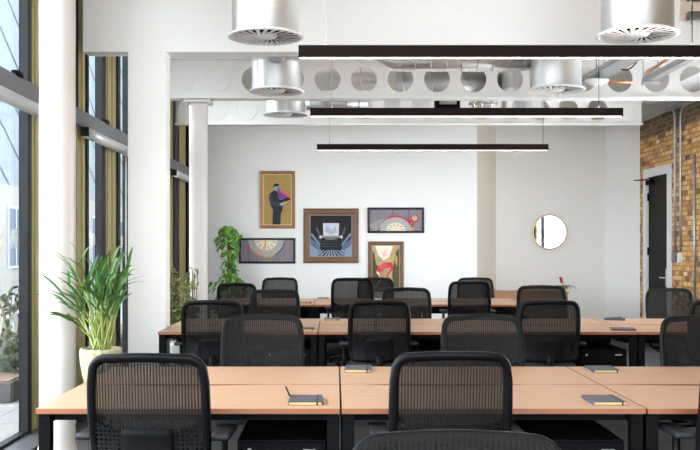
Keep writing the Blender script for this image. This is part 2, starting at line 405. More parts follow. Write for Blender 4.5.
def cell_beam(y, xs, hx0, pitch, hr, zc, zb, zt, closed, name):
    x0, x1 = xs; th = .014; m = MB()
    nseg = 32
    k0 = math.ceil((x0-hx0)/pitch-.5+.001); k1 = math.floor((x1-hx0)/pitch-.5)
    cells = []
    k = k0
    while hx0+(k+.5)*pitch <= x1+1e-6: cells.append(k); k += 1
    def rect(a, c):
        m.box(a, c, y-th/2, y+th/2, zb, zt)
    rect(x0, hx0+(cells[0]-.5)*pitch); rect(hx0+(cells[-1]+.5)*pitch, x1)
    for k in cells:
        cx = hx0+k*pitch; hw = pitch/2
        if k in closed:
            rect(cx-hw, cx+hw)
            # welded blanking disc: a raised ring seam
            for j in range(nseg):
                a0, a1 = 2*PI*j/nseg, 2*PI*(j+1)/nseg
                P = lambda r, a, yy: (cx+r*math.cos(a), yy, zc+r*math.sin(a))
                m.poly([P(hr,a0,y-th/2-.012), P(hr,a1,y-th/2-.012), P(hr-.013,a1,y-th/2-.012), P(hr-.013,a0,y-th/2-.012)])
                m.poly([P(hr,a0,y-th/2), P(hr,a1,y-th/2), P(hr,a1,y-th/2-.012), P(hr,a0,y-th/2-.012)])
                m.poly([P(hr-.013,a0,y-th/2-.012), P(hr-.013,a1,y-th/2-.012), P(hr-.013,a1,y-th/2), P(hr-.013,a0,y-th/2)])
            continue
        fr, bk, frr, bkr = [], [], [], []
        for j in range(nseg):
            a = 2*PI*(j+.5)/nseg; c, s_ = math.cos(a), math.sin(a)
            hz_ = (zt-zc) if s_ > 0 else (zc-zb)
            t = min(hw/abs(c) if abs(c) > 1e-6 else 1e9, hz_/abs(s_) if abs(s_) > 1e-6 else 1e9)
            for lst, yy in ((fr, y-th/2), (bk, y+th/2)):
                lst.append(m.bm.verts.new((cx+c*hr, yy, zc+s_*hr)))
            for lst, yy in ((frr, y-th/2), (bkr, y+th/2)):
                lst.append(m.bm.verts.new((cx+c*t, yy, zc+s_*t)))
        cor = {}
        for j in range(nseg):
            i = (j+1) % nseg
            for inn, out, yy in ((fr, frr, y-th/2), (bk, bkr, y+th/2)):
                m.face([inn[j], inn[i], out[i], out[j]])
                a0, a1 = out[j].co, out[i].co
                if abs(a0.x-a1.x) > 1e-5 and abs(a0.z-a1.z) > 1e-5:
                    qx = a0.x if abs(abs(a0.x-cx)-hw) < 1e-4 else a1.x
                    qz = a1.z if abs(abs(a0.x-cx)-hw) < 1e-4 else a0.z
                    m.face([out[j], out[i], m.bm.verts.new((qx, yy, qz))])
            m.face([fr[j], fr[i], bk[i], bk[j]])
    m.box(x0, x1, y-.09, y+.09, zb-.022, zb); m.box(x0, x1, y-.09, y+.09, zt, zt+.022)
    return struct(m.build(name, M_STEEL))
cell_beam(11.0, (WX, BX), X(181.5,11.0), 36.5*11.0/FPX, 13*11.0/FPX, Z(79.2,11.0), 3.292, 3.75, (-1,0,1), 'beam')
cell_beam(13.5, (WX, 4.535), X(217,13.5), .4345, .1573, 3.52, 3.315, 3.75, (-2,-1,0,1,2,3,14), 'beam')
struct(MB().box(4.53, BX, 11.1, by1-.05, 3.66, CEIL).build('ceiling_downstand', M_WHITE))
struct(MB().box(BX-.03, BX, 11.1, by1, 3.60, 3.655).build('trim_4', M_GALV))
# exposed patch of raw plaster on the bulkhead
pp = [(X(679,BHY0)+.0, Z(21,BHY0)),(X(690,BHY0),Z(20.5,BHY0)),(X(704,BHY0),Z(19,BHY0)),(X(706,BHY0),Z(-8,BHY0)),(X(681,BHY0),Z(-8,BHY0)),(X(680,BHY0),Z(8,BHY0))]
struct(MB().prism(pp, BHY0-.004, BHY0, 'y').build('trim_5', noisy('raw_plaster', srgb(214,190,170), srgb(236,220,206), (14,14,14), .9)))

# ------------------------------------------------------------------ ventilation ducts
def vent_duct(px, Y, rc, rd, zb, lab, spigot=False, group='round silver ventilation ducts'):
    r = empty('ventilation_duct', (X(px, Y), Y, zb)); tag(r, lab, 'duct', group)
    h = CEIL-zb
    prof = [(rc,.018)]
    z = .3
    while z < h-.05:
        prof += [(rc,z),(rc*1.008,z+.006),(rc,z+.012)]; z += .42
    prof += [(rc,h)]
    MB().lathe(prof, (0,0,0), 48, caps=False).build('duct_body', M_SILVER, r)
    d = MB(); d.lathe([(rd*.89,.03),(rd*.90,.003),(rd*.92,.001),(rd*.995,.005),(rd,.009),(rd*.99,.014),(rc*.98,.020)], (0,0,0), 48, caps=False)
    df = d.build('diffuser_plate', M_DUCTW, r)
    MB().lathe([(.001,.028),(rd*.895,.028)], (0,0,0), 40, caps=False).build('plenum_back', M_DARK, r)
    v = MB(); nb = 24
    for k in range(nb):
        a = 2*PI*k/nb; da = 2*PI/nb*.5; tw = .30
        P = lambda rr, aa, zz: (rr*math.cos(aa), rr*math.sin(aa), zz)
        q = [P(rd*.30, a, .002), P(rd*.30, a+da, .004), P(rd*.89, a+da+tw, .004), P(rd*.89, a+tw, .002)]
        v.poly(q); v.poly([(x_, y_, z_+.003) for x_, y_, z_ in reversed(q)])
    v.build('swirl_vanes', M_DUCTW, df)
    MB().lathe([(.02,.0),(rd*.28,.004),(rd*.31,.014),(rd*.31,.04)], (0,0,0), 24).build('hub_cap', M_DUCTW, df)
    if spigot:
        s = MB(); zc = Z(59, Y)-zb
        pts = [(.02, -rc+.02, zc)]
        for i in range(9):
            s.tube([(.02,-rc-.018*i+.02,zc),(.02,-rc-.018*i+.008,zc)], .105 if i % 2 else .092, 20)
        s.build('spigot', M_GALV, r)
    return r
vent_duct(265.5, 7.2, .265, .302, Z(38,7.2), 'silver vertical duct with swirl diffuser, top left, largest on the left side')
vent_duct(276.5, 9.74, .264, .30, Z(92.5,9.74), 'silver vertical duct behind the nearest one on the left, with ribbed inlet stub', True)
vent_duct(285.5, 12.1, .264, .30, Z(115.5,12.1), 'smallest silver duct of the left line, lowest in view above the pictures')
vent_duct(637, 6.9, .268, .307, Z(36.2,6.9), 'silver vertical duct with swirl diffuser, top right corner, largest of all')
vent_duct(555.5, 9.3, .258, .30, Z(91,9.3), 'silver vertical duct in the middle of the right line, below the long lamp')
vent_duct(523, 12.1, .28, .30, 3.27, 'silver vertical duct glimpsed behind the perforated beam on the right')

# horizontal spiral duct joining the middle right duct
t = MB(); ys, zs, rs = 9.35, Z(61.5,9.35), .094
rd_ = empty('spiral_duct', (X(375,ys), ys, zs)); tag(rd_, 'thin horizontal spiral duct just under the longest lamp', 'duct')
xe = X(533,ys)-X(375,ys)
prof = []
pts = [(0,.0,CEIL-zs),(0,0,.28),(.02,0,.14),(.08,0,.05),(.18,0,0),(xe,0,0)]
t.tube(pts, rs, 20); t.mi = 1; k = .24
while k < xe-.03: t.tube([(k,0,0),(k+.012,0,0)], rs+.004, 20); k += .16
t.build('duct_run', [M_SILVER, M_GALV], rd_)
# wide duct seen through the holes of the beam
yy = 12.45; zz = Z(86,yy)
wd = empty('spiral_duct', (X(396,yy), yy, zz)); tag(wd, 'wide spiral duct behind the round holes of the white beam', 'duct')
xe = X(500,yy)-X(396,yy)
m = MB(); m.tube([(0,0,0),(xe,0,0)], .19, 24); m.mi = 1
for k in range(4): m.tube([(.08+k*.38,0,0),(.10+k*.38,0,0)], .197, 24)
m.build('duct_run', [M_SILVER, M_GALV], wd)
m = MB()
for k in (.2, xe-.2): MB().tube([(k,0,.1),(k,0,CEIL-zz)], .006, 6).build('hanger_rod', M_GALV, wd)
yy = 12.6; zz = Z(103,yy)
wd = empty('spiral_duct', (X(306,yy), yy, zz)); tag(wd, 'pale thin duct below the white beam, right of the smallest left duct', 'duct')
xe = X(368,yy)-X(306,yy)
m = MB(); m.tube([(0,0,0),(xe,0,0)], .10, 20); m.mi = 1
for k in range(5): m.tube([(.05+k*.17,0,0),(.065+k*.17,0,0)], .105, 20)
m.build('duct_run', [M_SILVER, M_GALV], wd)
m = MB()
for k in (.1, xe-.1): MB().tube([(k,0,.05),(k,0,CEIL-zz)], .006, 6).build('hanger_rod', M_GALV, wd)

# black service boxes behind the beam
yy = 12.9
sb = empty('fan_coil_unit', (X(447,yy), yy, Z(107,yy))); tag(sb, 'black service box tucked under the white beam above the middle lamp', 'service box')
MB().box(-.17,.17,-.12,.12,-.08,.14,.01).build('casing', M_BLACK, sb)
MB().box(-.12,.12,-.13,-.12,.02,.10).build('front_grille', M_GALV, sb)
for k in (-.13,.13): MB().tube([(k,0,.13),(k,0,CEIL-Z(107,yy))], .006, 6).build('hanger_rod', M_GALV, sb)
sb = empty('pipe_manifold', (X(477,yy), yy, Z(104,yy))); tag(sb, 'small steel pipe valves beside the black service box', 'pipe valve')
m = MB(); m.tube([(-.12,0,0),(.30,0,0)], .02, 8)
m.build('pipe', M_GALV, sb)
for k in (-.05,.06,.2): 
    MB().tube([(k,0,-.05),(k,0,.07)], .025, 8).build('valve', M_CHROME, sb)
MB().box(.0,.05,-.03,.03,.03,.06).build('yellow_tag', flat(215,190,40), sb)
for k in (-.1,.28): MB().tube([(k,0,0),(k,0,CEIL-Z(104,yy))], .006, 6).build('hanger_rod', M_GALV, sb)

# cable trays, copper pipe, sensor, drooping lead
def tray(ax, ay, bx, by, z, wdt, lab):
    r = empty('cable_tray', (ax, ay, z)); tag(r, lab, 'cable tray', 'cable trays at the ceiling')
    d = Vector((bx-ax, by-ay, 0)); L_ = d.length; r.rotation_euler = (0,0,math.atan2(d.y,d.x))
    m = MB(); m.box(0,L_,-wdt/2,-wdt/2+.004,0,.06).box(0,L_,wdt/2-.004,wdt/2,0,.06)
    k = 0
    m.box(0,L_,-wdt/2,wdt/2,0,.004)
    m.build('tray_channel', M_GALV, r)
    for j in range(3): MB().tube([(0,-wdt/4+j*wdt/4,.018),(L_,-wdt/4+j*wdt/4,.018)], .011, 6).build('cable', M_DARK, r)
    for k in (.15, L_-.15):
        m = MB()
        m.box(k-.02,k+.02,-wdt/2-.05,wdt/2+.05,-.045,-.004)
        for s in (-1,1): m.tube([(k,s*(wdt/2+.035),-.06),(k,s*(wdt/2+.035),CEIL-z)], .006, 6)
        m.build('hanger', M_GALV, r)
    return r
tray(X(588,10.75),10.75,X(655,8.75),8.75,3.42,.22,'grey cable tray nearest the middle right duct')
tray(X(646,10.75),10.75,X(717,8.75),8.75,3.42,.10,'narrow grey cable tray on the right crossing a beam hole')
cp = tag(MB().tube([(X(646,10.8),10.8,3.55),(X(668,9.8),9.8,3.52),(X(700,8.75),8.75,3.52)], .018, 8).build('copper_pipe', M_COPPER), 'copper pipe running beside the narrow cable tray', 'pipe')
cp2 = tag(MB().tube([(X(590,12.0),12.0,Z(82,12)),(X(640,12.0),12.0,Z(82,12)),(X(640,12.0),12.0,CEIL+.01)], .02, 8).build('copper_pipe', M_COPPER), 'copper pipe seen through a round hole of the beam', 'pipe')
sd = empty('ceiling_sensor', (X(597,10.3), 10.3, Z(85,10.3))); tag(sd, 'white dome sensor hanging beside the middle right duct', 'sensor')
MB().lathe([(.02,0),(.10,.012),(.13,.04),(.13,.06),(.04,.075)], (0,0,0), 24).build('dome', M_WHITE, sd)
MB().tube([(0,0,.06),(0,0,CEIL-Z(85,10.3))], .012, 8).build('stem', M_GALV, sd)
pts = []
for i in range(13):
    u = i/12; pts.append((X(612+26*u,9.9), 9.9, Z(70-10*(2*u-1)**2, 9.9)))
pts = [(pts[0][0],9.9,CEIL)]+pts+[(pts[-1][0],9.9,CEIL)]
tag(MB().tube(pts, .008, 6).build('power_lead', M_BLACK), 'black power lead drooping between the cable trays', 'cable')
# strut bracket in the top right corner
pb = empty('strut_bracket', (X(696,8.3), 8.3, Z(17,8.3))); tag(pb, 'dark strut bracket with threaded rod in the top right corner', 'bracket')
MB().box(-.075,.4,-.04,.04,-.02,.045,.006).build('strut_rail', mat('dark_strut', srgb(104,100,97), .5, .4), pb)
MB().box(-.075,.4,-.04,.04,.15,.18,.006).build('upper_rail', MATS['dark_strut'], pb)
MB().tube([(-.045,0,-.07),(-.045,0,CEIL-Z(17,8.3))], .008, 8).build('threaded_rod', M_GALV, pb)
# wall conduits
def conduit(pts, lab, box=None, white=False):
    y0 = pts[-1][1]; r = empty('conduit', (BX, y0, pts[-1][2])); tag(r, lab, 'conduit', 'steel conduits on the brick wall')
    loc = [(p[0]-BX, p[1]-y0, p[2]-pts[-1][2]) for p in pts]
    MB().tube(loc, .0165, 10).build('pipe', M_GALV, r)
    if box: MB().box(-.06,0,(-.045 if not white else -.03),(.045 if not white else .03),-.13,.02,.006).build('junction_box', M_WHITE if white else mat('grey_box', (.25,.25,.255), .5), r)
    for k in (.35,.95,1.6):
        if k < loc[-2][2]: MB().box(-.05,0,-.05,.05,k,k+.02).build('saddle_clip', M_GALV, r)
    return r
cx = BX-.017
yA = cx*FPX/(675-VX); yB = cx*FPX/(680.5-VX); yC = cx*FPX/(694.5-VX)
zA = Z(106.5,yA)
conduit([(X(622,yA)+0.0,yA,zA),(cx-.22,yA,zA),(cx-.08,yA,zA-.02),(cx-.02,yA,zA-.07),(cx,yA,zA-.18),(cx,yA,2.4),(cx,yA,Z(254,yA))], 'conduit bending off the beam and ending in a grey box', True)
conduit([(cx,yB-1.2,Z(110,yB)+.06),(cx,yB-.25,Z(110,yB)+.05),(cx,yB-.08,Z(110,yB)+.02),(cx,yB-.02,Z(110,yB)-.06),(cx,yB,Z(110,yB)-.18),(cx,yB,2.3),(cx,yB,Z(254,yB))], 'conduit bending towards the viewer and ending in a white box', True, True)
conduit([(cx,yC,Z(154,yC)),(cx,yC,1.6),(cx,yC,Z(305,yC))], 'straight short conduit at the right edge of the brick wall')

# ------------------------------------------------------------------ pendant lamps
LZ0, LZ1, LX0, LX1 = 2.876, 2.966, -.275, 3.055
for Y, cxs, lab in ((3.3,(.2,2.9),'added black linear lamp above the viewer, unseen, lighting the front desks'),(6.7,(.20,2.9),'longest black linear lamp, nearest and highest in view'),(9.7,(.23,3.08),'black linear lamp in the middle of the three, ending left of the brick wall'),(13.1,(.18,3.26),'shortest black linear lamp, farthest and lowest, above the pictures')):  # the first lamp is unseen, added to light the front desks
    r = empty('pendant_lamp', (LX0, Y, LZ0)); tag(r, lab, 'pendant lamp', 'black linear pendant lamps')
    Lg = LX1-LX0; h = LZ1-LZ0
    MB().box(0,Lg,-.035,-.029,0,h).box(0,Lg,.029,.035,0,h).box(0,.006,-.029,.029,0,h-.006).box(Lg-.006,Lg,-.029,.029,0,h-.006).build('housing', M_LAMPBODY, r)
    MB().box(.006,Lg-.006,-.029,.029,.003,.02).build('diffuser', M_LAMP, r)
    MB().box(.006,Lg-.006,-.029,.029,h-.022,h-.008).build('upper_diffuser', M_UPLAMP, r)
    for c in cxs:
        cb = MB().tube([(c,0,h),(c,0,CEIL-LZ0)], .0022 if c < 1 else .0035, 6).build('suspension_cable', M_BLACK if c > 1 else mat('grey_wire', (.35,.35,.35), .5), r)
        MB().tube([(c,0,h),(c,0,h+.03)], .006, 8).build('cable_gripper', MATS['grey_wire'] if 'grey_wire' in MATS else M_GALV, cb)

# ------------------------------------------------------------------ bench desks
DW, DZ, DD = 1.40, .743, 1.47
def make_desk():
    r = empty('bench_desk')
    g = .0025; th = .024; half = DD/2
    sx0, sx1, sdep = .10, 1.02, .075            # scallop for cables
    fr = [(g,0),(DW-g,0),(DW-g,half-.006)]
    for i in range(13):
        u = 1-i/12; x = sx0+(sx1-sx0)*u; fr.append((x, half-.006-sdep*.5*math.sin(PI*u)**1.0))
    fr.append((g,half-.006))
    bk = [(g,half+.006)]
    for i in range(13):
        u = i/12; x = sx0+(sx1-sx0)*u; bk.append((x, half+.006+sdep*.1*math.sin(PI*u)))
    bk += [(DW-g,half+.006),(DW-g,DD),(g,DD)]
    for p in (fr, bk):
        m = MB(); m.prism(p, DZ-th, DZ)
        for f in m.bm.faces: f.material_index = 0 if f.normal.z > .5 or abs(f.calc_center_median().z-DZ) < 1e-4 else 1
        m.build('tabletop', [M_WOOD, M_EDGE], r)
    MB().box(.06,DW-.06,half-.13,half+.13,DZ-.16,DZ-.155).box(.06,DW-.06,half-.13,half-.125,DZ-.16,DZ-.06).box(.06,DW-.06,half+.125,half+.13,DZ-.16,DZ-.06).build('cable_tray', M_BLACK, r)
    b = DZ-th; lw = .055
    for x in (.006, DW-.006-lw):
        for y in (.025, DD-.025-lw):
            MB().box(x,x+lw,y,y+lw,.012,b-.05,.003).lathe([(.02,0),(.02,.012)],(x+lw/2,y+lw/2,0),12).build('leg', M_BLACK, r)
        MB().box(x,x+lw,.025,DD-.025,b-.05,b-.0005,.003).build('top_rail', M_BLACK, r)
    m = MB()
    for y in (.09, half-.18, half+.14, DD-.13):
        m.box(.006+lw,DW-.006-lw,y,y+.04,b-.045,b-.001)
    m.build('long_rails', M_BLACK, r)
    return r
desk0 = make_desk(); used = [False]
def place_desk(x, y, lab):
    o = desk0 if not used[0] else copy_tree(desk0)
    used[0] = True
    o.location = (x, y, 0); tag(o, lab, 'desk', 'beech bench desks')
R1, R2, R3 = 4.17, 7.95, 11.70
x1, x2, x3 = -1.380, X(157.5,R2), X(204.5,R3)
for i, lab in enumerate(('beech bench desk of the nearest row, left end, beside the palm','beech bench desk of the nearest row, middle one, behind the centre mesh chair','beech bench desk of the nearest row, at the right edge of the view')): place_desk(x1+i*1.404, R1, lab)
for i, lab in enumerate(('beech bench desk of the second row, left end, in front of the square column','beech bench desk of the second row, second from the left','beech bench desk of the second row, third from the left, ending at two notebooks','beech bench desk of the second row, at the right edge of the view')): place_desk(x2+i*1.404, R2, lab)
for i, lab in enumerate(('beech bench desk of the farthest row, left end, below the purple clock picture','beech bench desk of the farthest row, middle one, below the flamingo picture','beech bench desk of the farthest row, right end, before the brown sideboard')): place_desk(x3+i*1.404, R3, lab)

def make_ped():
    r = empty('desk_pedestal')
    MB().box(-.21,.21,.0,.60,.03,.575,.004).build('body', M_PED, r)
    for z0, z1 in ((.04,.20),(.205,.365),(.37,.565)):
        f = MB().box(-.206,.206,-.018,0,z0,z1,.003).build('drawer', M_PED, r)
        MB().box(.10,.16,-.028,-.018,z1-.04,z1-.03).build('handle', M_GALV, f)
    for sx in (-.17,.17):
        for sy in (.05,.55): MB().lathe([(.018,0),(.018,.03)],(sx,sy,0),10).build('foot', M_BLACK, r)
    m = MB(); m.tube([(-.15,-.018,.53),(-.15,-.024,.53)], .010, 10).build('lock', M_CHROME, r)
    return r
ped0 = make_ped(); pu = [False]
def place_ped(x, y, lab):
    o = ped0 if not pu[0] else copy_tree(ped0)
    pu[0] = True; o.location = (x,y,0); tag(o, lab, 'drawer pedestal', 'black pedestals under the desks')
ords = ('left','middle','right')
for i in range(3): place_ped(x1+(i+1)*1.404-.28, R1+.12, ('black drawer pedestal under the left desk of the nearest row','black drawer pedestal under the middle desk of the nearest row','black drawer pedestal under the right desk of the nearest row')[i])
for i in range(4): place_ped(x2+(i+1)*1.404-.28, R2+.12, ('black drawer pedestal under the left end of the second row','black drawer pedestal under the second desk of the second row','black drawer pedestal with small steel handle under two notebooks in the second row','black drawer pedestal at the right end of the second row')[i])
for i in range(3): place_ped(x3+(i+1)*1.404-.28, R3+.12, ('black drawer pedestal under the left desk of the farthest row','black drawer pedestal under the middle desk of the farthest row','black drawer pedestal under the right desk of the farthest row')[i])

# ------------------------------------------------------------------ chairs
CW, CB, CT = .271, .50, 1.03            # half width, bottom and top of the back
def outline():
    pts = []
    rt, rb = .085, .06
    def wz(z): return CW*(.945+.055*math.sin(PI*min(1,max(0,(z-CB)/(CT-CB)*.72+.14))))
    def corner(cx, cz, r, a0, a1, n=9):
        for i in range(n):
            a = a0+(a1-a0)*i/(n-1); pts.append((cx+r*math.cos(a), cz+r*math.sin(a)))
    wt, wb = wz(CT), wz(CB)
    corner(wt-rt, CT-rt, rt, 0, PI/2)
    for i in range(1,10): 
        u = i/10; pts.append(((wt-rt)*(1-2*u), CT+.006*math.sin(PI*u)))
    corner(-wt+rt, CT-rt, rt, PI/2, PI)
    for i in range(1,10):
        z = CT-rt+(CB+rb-CT+rt)*i/10; pts.append((-wz(z), z))
    corner(-wb+rb, CB+rb, rb, PI, 1.5*PI)
    for i in range(1,10): pts.append(((wb-rb)*(-1+2*i/10), CB))
    corner(wb-rb, CB+rb, rb, 1.5*PI, 2*PI)
    for i in range(1,10):
        z = CB+rb+(CT-rt-CB-rb)*i/10; pts.append((wz(z), z))
    return pts
OUT = outline()
def yb(x, z):
    return -.235 + .42*x*x - .10*(z-CB) + .022*math.exp(-((z-.62)/.10)**2)
def make_chair():
    r = empty('office_chair')
    n = len(OUT); m = MB(); rings = []
    for i, (x, z) in enumerate(OUT):
        a = Vector((OUT[i-1][0], OUT[i-1][1])); c = Vector((OUT[(i+1)%n][0], OUT[(i+1)%n][1]))
        t = (c-a).normalized(); nx, nz = t[1]*-1, t[0]      # inward for ccw
        ring = []
        W, T = .040, .034
        for (u, v) in ((.0,.35),(.0,-.1),(.12,-.42),(.35,-.55),(.65,-.5),(.92,-.3),(1,.0),(.95,.4),(.5,.5),(.12,.48)):
            px_, pz_ = x+nx*W*u, z+nz*W*u
            ring.append(m.bm.verts.new((px_, yb(px_, pz_)+v*T, pz_)))
        rings.append(ring)
    m.smooth = True
    for i in range(n):
        A, B = rings[i], rings[(i+1)%n]
        for j in range(10): m.face([A[j], A[(j+1)%10], B[(j+1)%10], B[j]])
    m.build('back_frame', M_PLAST, r)
    # woven mesh stretched over the front of the frame
    m = MB(); m.smooth = True; cz = .77; prev = None
    for s in (1.0, .985, .93, .8, .6, .4, .2):
        ring = []
        for x, z in OUT:
            X_, Z_ = x*s*.985, cz+(z-cz)*s*.99
            off = .012 if s >= .999 else (.021 if s > .92 else .014)
            ring.append(m.bm.verts.new((X_, yb(X_, Z_)+off, Z_)))
        if prev:
            for i in range(n): m.face([prev[i], prev[(i+1)%n], ring[(i+1)%n], ring[i]])
        prev = ring
    c = m.bm.verts.new((0, yb(0,cz)+.014, cz))
    for i in range(n): m.face([prev[i], prev[(i+1)%n], c])
    m.build('back_mesh', M_MESH, r)
    # lumbar panel behind the mesh
    m = MB(); m.smooth = True; rows = []
    for iz in range(8):
        z = .50+.20*iz/7; row = []
        for ix in range(11):
            u = -1+2*ix/10; hw = .118-.006*(iz/7)
            zz = z + (.008*(1-u*u) if iz == 7 else 0); x = u*hw
            row.append((x, yb(x,zz)-.024-.010*(1-u**4), zz))
        rows.append(row)
    for side in (0, .016):
        vv = [[m.bm.verts.new((p[0],p[1]+side,p[2])) for p in row] for row in rows]
        for a in range(7):
            for b_ in range(10): m.face([vv[a][b_], vv[a][b_+1], vv[a+1][b_+1], vv[a+1][b_]])
        if side == 0: v0 = vv
    for a in range(7):
        for e in (0,10): m.face([v0[a][e], v0[a+1][e], vv[a+1][e], vv[a][e]])
    for b_ in range(10):
        for e in (0,7): m.face([v0[e][b_], v0[e][b_+1], vv[e][b_+1], vv[e][b_]])
    lp = m.build('lumbar_panel', mat('matt_black_plastic', (.004,.004,.005), .6, spec=.1), r)
    for s in (-1,1):
        k = MB(); k.lathe([(.010,-.03),(.016,-.028),(.016,-.006),(.012,0)], (0,0,0), 14)
        kk = k.build('lumbar_knob', M_PLAST, lp); kk.rotation_euler = (-PI/2,0,0); kk.location = (s*.142, yb(.142,.60)-.044, .60)
        w = MB(); w.smooth = True; cols = []
        for ix in range(6):
            u = ix/5; x = s*(.112+.122*u); row = []
            top = .685+.05*u**1.5
            for iz in range(6):
                z = .505+(top-.505)*iz/5; row.append(w.bm.verts.new((x, yb(x,z)-.012, z)))
            cols.append(row)
        for a in range(5):
            for b_ in range(5): w.face([cols[a][b_], cols[a+1][b_], cols[a+1][b_+1], cols[a][b_+1]])
        w.build('perforated_wing', M_PERF, lp)
    # spine bracket
    MB().tube([(0,-.02,.385),(0,-.18,.385),(0,-.255,.41),(0,-.28,.47),(0,-.275,.56)], .03, 10, ry=.018).build('back_spine', M_PLAST, r)
    # seat
    s = MB(); s.box(-.25,.25,-.20,.27,.425,.495,.034,seg=4); 
    for v in s.bm.verts:
        if v.co.y > .2: v.co.z -= .02*(v.co.y-.2)/.07
    s.build('seat', M_SEAT, r)
    MB().box(-.22,.22,-.18,.22,.405,.428,.01).build('seat_pan', M_PLAST, r)
    MB().box(-.08,.08,-.14,.10,.345,.408,.012).tube([(.08,.04,.38),(.26,.06,.375)], .008, 8).build('tilt_mechanism', M_BLACK, r)
    for sgn in (-1,1):
        a = MB(); a.tube([(sgn*.14,-.02,.395),(sgn*.25,-.03,.395),(sgn*.295,-.035,.42),(sgn*.302,-.04,.50),(sgn*.302,-.045,.63)], .023, 10, ry=.016)
        am = a.build('armrest', M_PLAST, r)
        p = MB(); p.box(sgn*.302-.044,sgn*.302+.044,-.17,.09,.632,.664,.015,seg=3)
        p.build('arm_pad', M_PAD, am)
    MB().lathe([(.026,.11),(.026,.22),(.015,.221),(.015,.36)], (0,0,0), 16).build('gas_lift', M_BLACK, r)
    b = MB(); b.lathe([(.045,.055),(.05,.08),(.035,.12)], (0,0,0), 18)
    for k in range(5):
        a = 2*PI*k/5+.3; c, s_ = math.cos(a), math.sin(a)
        b.tube([(c*.03,s_*.03,.092),(c*.18,s_*.18,.082),(c*.31,s_*.31,.068)], [.026,.021,.015], 8)
    bo = b.build('star_base', M_PLAST, r)
    for k in range(5):
        a = 2*PI*k/5+.3; c, s_ = math.cos(a)*.30, math.sin(a)*.30
        w = MB()
        for off in (-.013,.013): w.tube([(c-s_*0+off*math.cos(a+1.2)-.008*math.cos(a+1.2), s_+off*math.sin(a+1.2)-.008*math.sin(a+1.2), .028),(c+off*math.cos(a+1.2)+.008*math.cos(a+1.2), s_+off*math.sin(a+1.2)+.008*math.sin(a+1.2), .028)], .028, 14)
        w.tube([(c,s_,.04),(c,s_,.075)], .009, 8)
        w.build('caster', M_BLACK, bo)
    return r
chair0 = make_chair(); cu = [False]
GN, GF = 'mesh chairs seen from behind', 'mesh chairs facing the viewer'
def place_chair(px, Y, H, rz, far, lab):
    """px: screen centre of the back, Y: distance of the back panel, H: top height"""
    o = chair0 if not cu[0] else copy_tree(chair0)
    cu[0] = True
    a = (PI if far else 0)+math.radians(rz)
    off = Vector((0, -.27, 0)); off.rotate(Matrix.Rotation(a, 3, 'Z'))
    o.location = (X(px, Y)-off.x, Y-off.y, 0); o.rotation_euler = (0,0,a)
    dz = H-CT-.006
    for ch in o.children:
        if not ch.name.startswith(('star_base','gas_lift')): ch.location.z = ch.location.z+dz if o is chair0 else dz
        if ch.name.startswith('gas_lift'): ch.location.z = dz*.5
    tag(o, lab, 'chair', GF if far else GN)
CH = [(146.5,3.93,1.028,-2,0,'black mesh chair seen from behind, bottom left, nearest on the left of the front desk'),
 (452,3.93,1.036,1,0,'black mesh chair seen from behind, centre of the front desk, perfectly upright'),
 (765,3.95,1.03,0,0,'black mesh chair at the bottom right corner, only its armrest in view'),
 (456.5,2.17,1.046,-1,1,'brownish mesh chair back cut off by the bottom edge, nearest of all'),
 (263,5.93,1.048,0,1,'mesh chair facing across the front desk on the left, above the lone left notebook'),
 (481.5,5.93,1.048,0,1,'mesh chair facing across the front desk, just right of the centre chair'),
 (699.5,5.93,1.04,0,1,'mesh chair facing across the front desk, cut by the right edge'),
 (212,7.78,1.032,0,0,'black framed chair seen from behind at the left end of the second row'),
 (379.5,7.78,1.032,0,0,'black framed chair seen from behind at the middle of the second row, lumbar panel showing'),
 (550,7.78,1.032,0,0,'black framed chair seen from behind, second row, left of the two far right notebooks'),
 (721,7.78,1.035,0,0,'black framed chair of the second row, a sliver at the right edge'),
 (275,9.73,1.035,0,1,'chair facing the viewer behind the second row, left, below the purple clock picture'),
 (406.5,9.92,1.045,-3,1,'chair facing the viewer behind the second row, below the flamingo picture'),
 (541,9.75,1.075,0,1,'chair facing the viewer behind the second row, beside the red flowered plant'),
 (668.5,10.1,1.03,2,1,'chair facing the viewer in front of the charcoal door'),
 (236,11.6,1.03,-12,0,'small distant chair seen from behind, beside the climbing vine'),
 (352.5,11.3,1.105,0,0,'distant chair seen from behind, below and right of the typewriter picture'),
 (470,11.3,1.065,0,0,'distant chair seen from behind near the picture wall corner'),
 (280,13.5,1.035,0,1,'farthest chair on the left, facing the viewer under the horizontal clock picture'),
 (375.5,13.5,1.035,0,1,'farthest chair in the middle, hiding the bottom of the flamingo picture'),
 (475,13.5,1.035,0,1,'farthest chair on the right, facing the viewer in front of the wall corner')]
for c in CH: place_chair(*c)

# ------------------------------------------------------------------ notebooks and pens
def make_nb():
    r = empty('notebook'); w, d, h = .158, .21, .017
    m = MB(); m.box(-w/2,w/2,-d/2,d/2,0,.0025,.001).box(-w/2,w/2,-d/2,d/2,h-.0025,h,.001).box(-w/2,-w/2+.003,-d/2,d/2,.002,h-.002)
    m.build('cover', M_COVER, r)
    MB().box(-w/2+.003,w/2-.003,-d/2+.003,d/2-.003,.0025,h-.0025).build('pages', M_PAGES, r)
    x = w/2-.022
    MB().box(x-.004,x+.004,-d/2-.0012,d/2+.0012,h,h+.0012).box(x-.004,x+.004,-d/2-.0012,-d/2,0.0003,h).box(x-.004,x+.004,d/2,d/2+.0012,0.0003,h).build('elastic_band', M_ELAST, r)
    return r
nb0 = make_nb(); nu = [False]
def place_nb(x, y, rz, lab):
    o = nb0 if not nu[0] else copy_tree(nb0)
    nu[0] = True; o.location = (x,y,DZ); o.rotation_euler = (0,0,math.radians(rz)); tag(o, lab, 'notebook', 'slate notebooks on the desks')
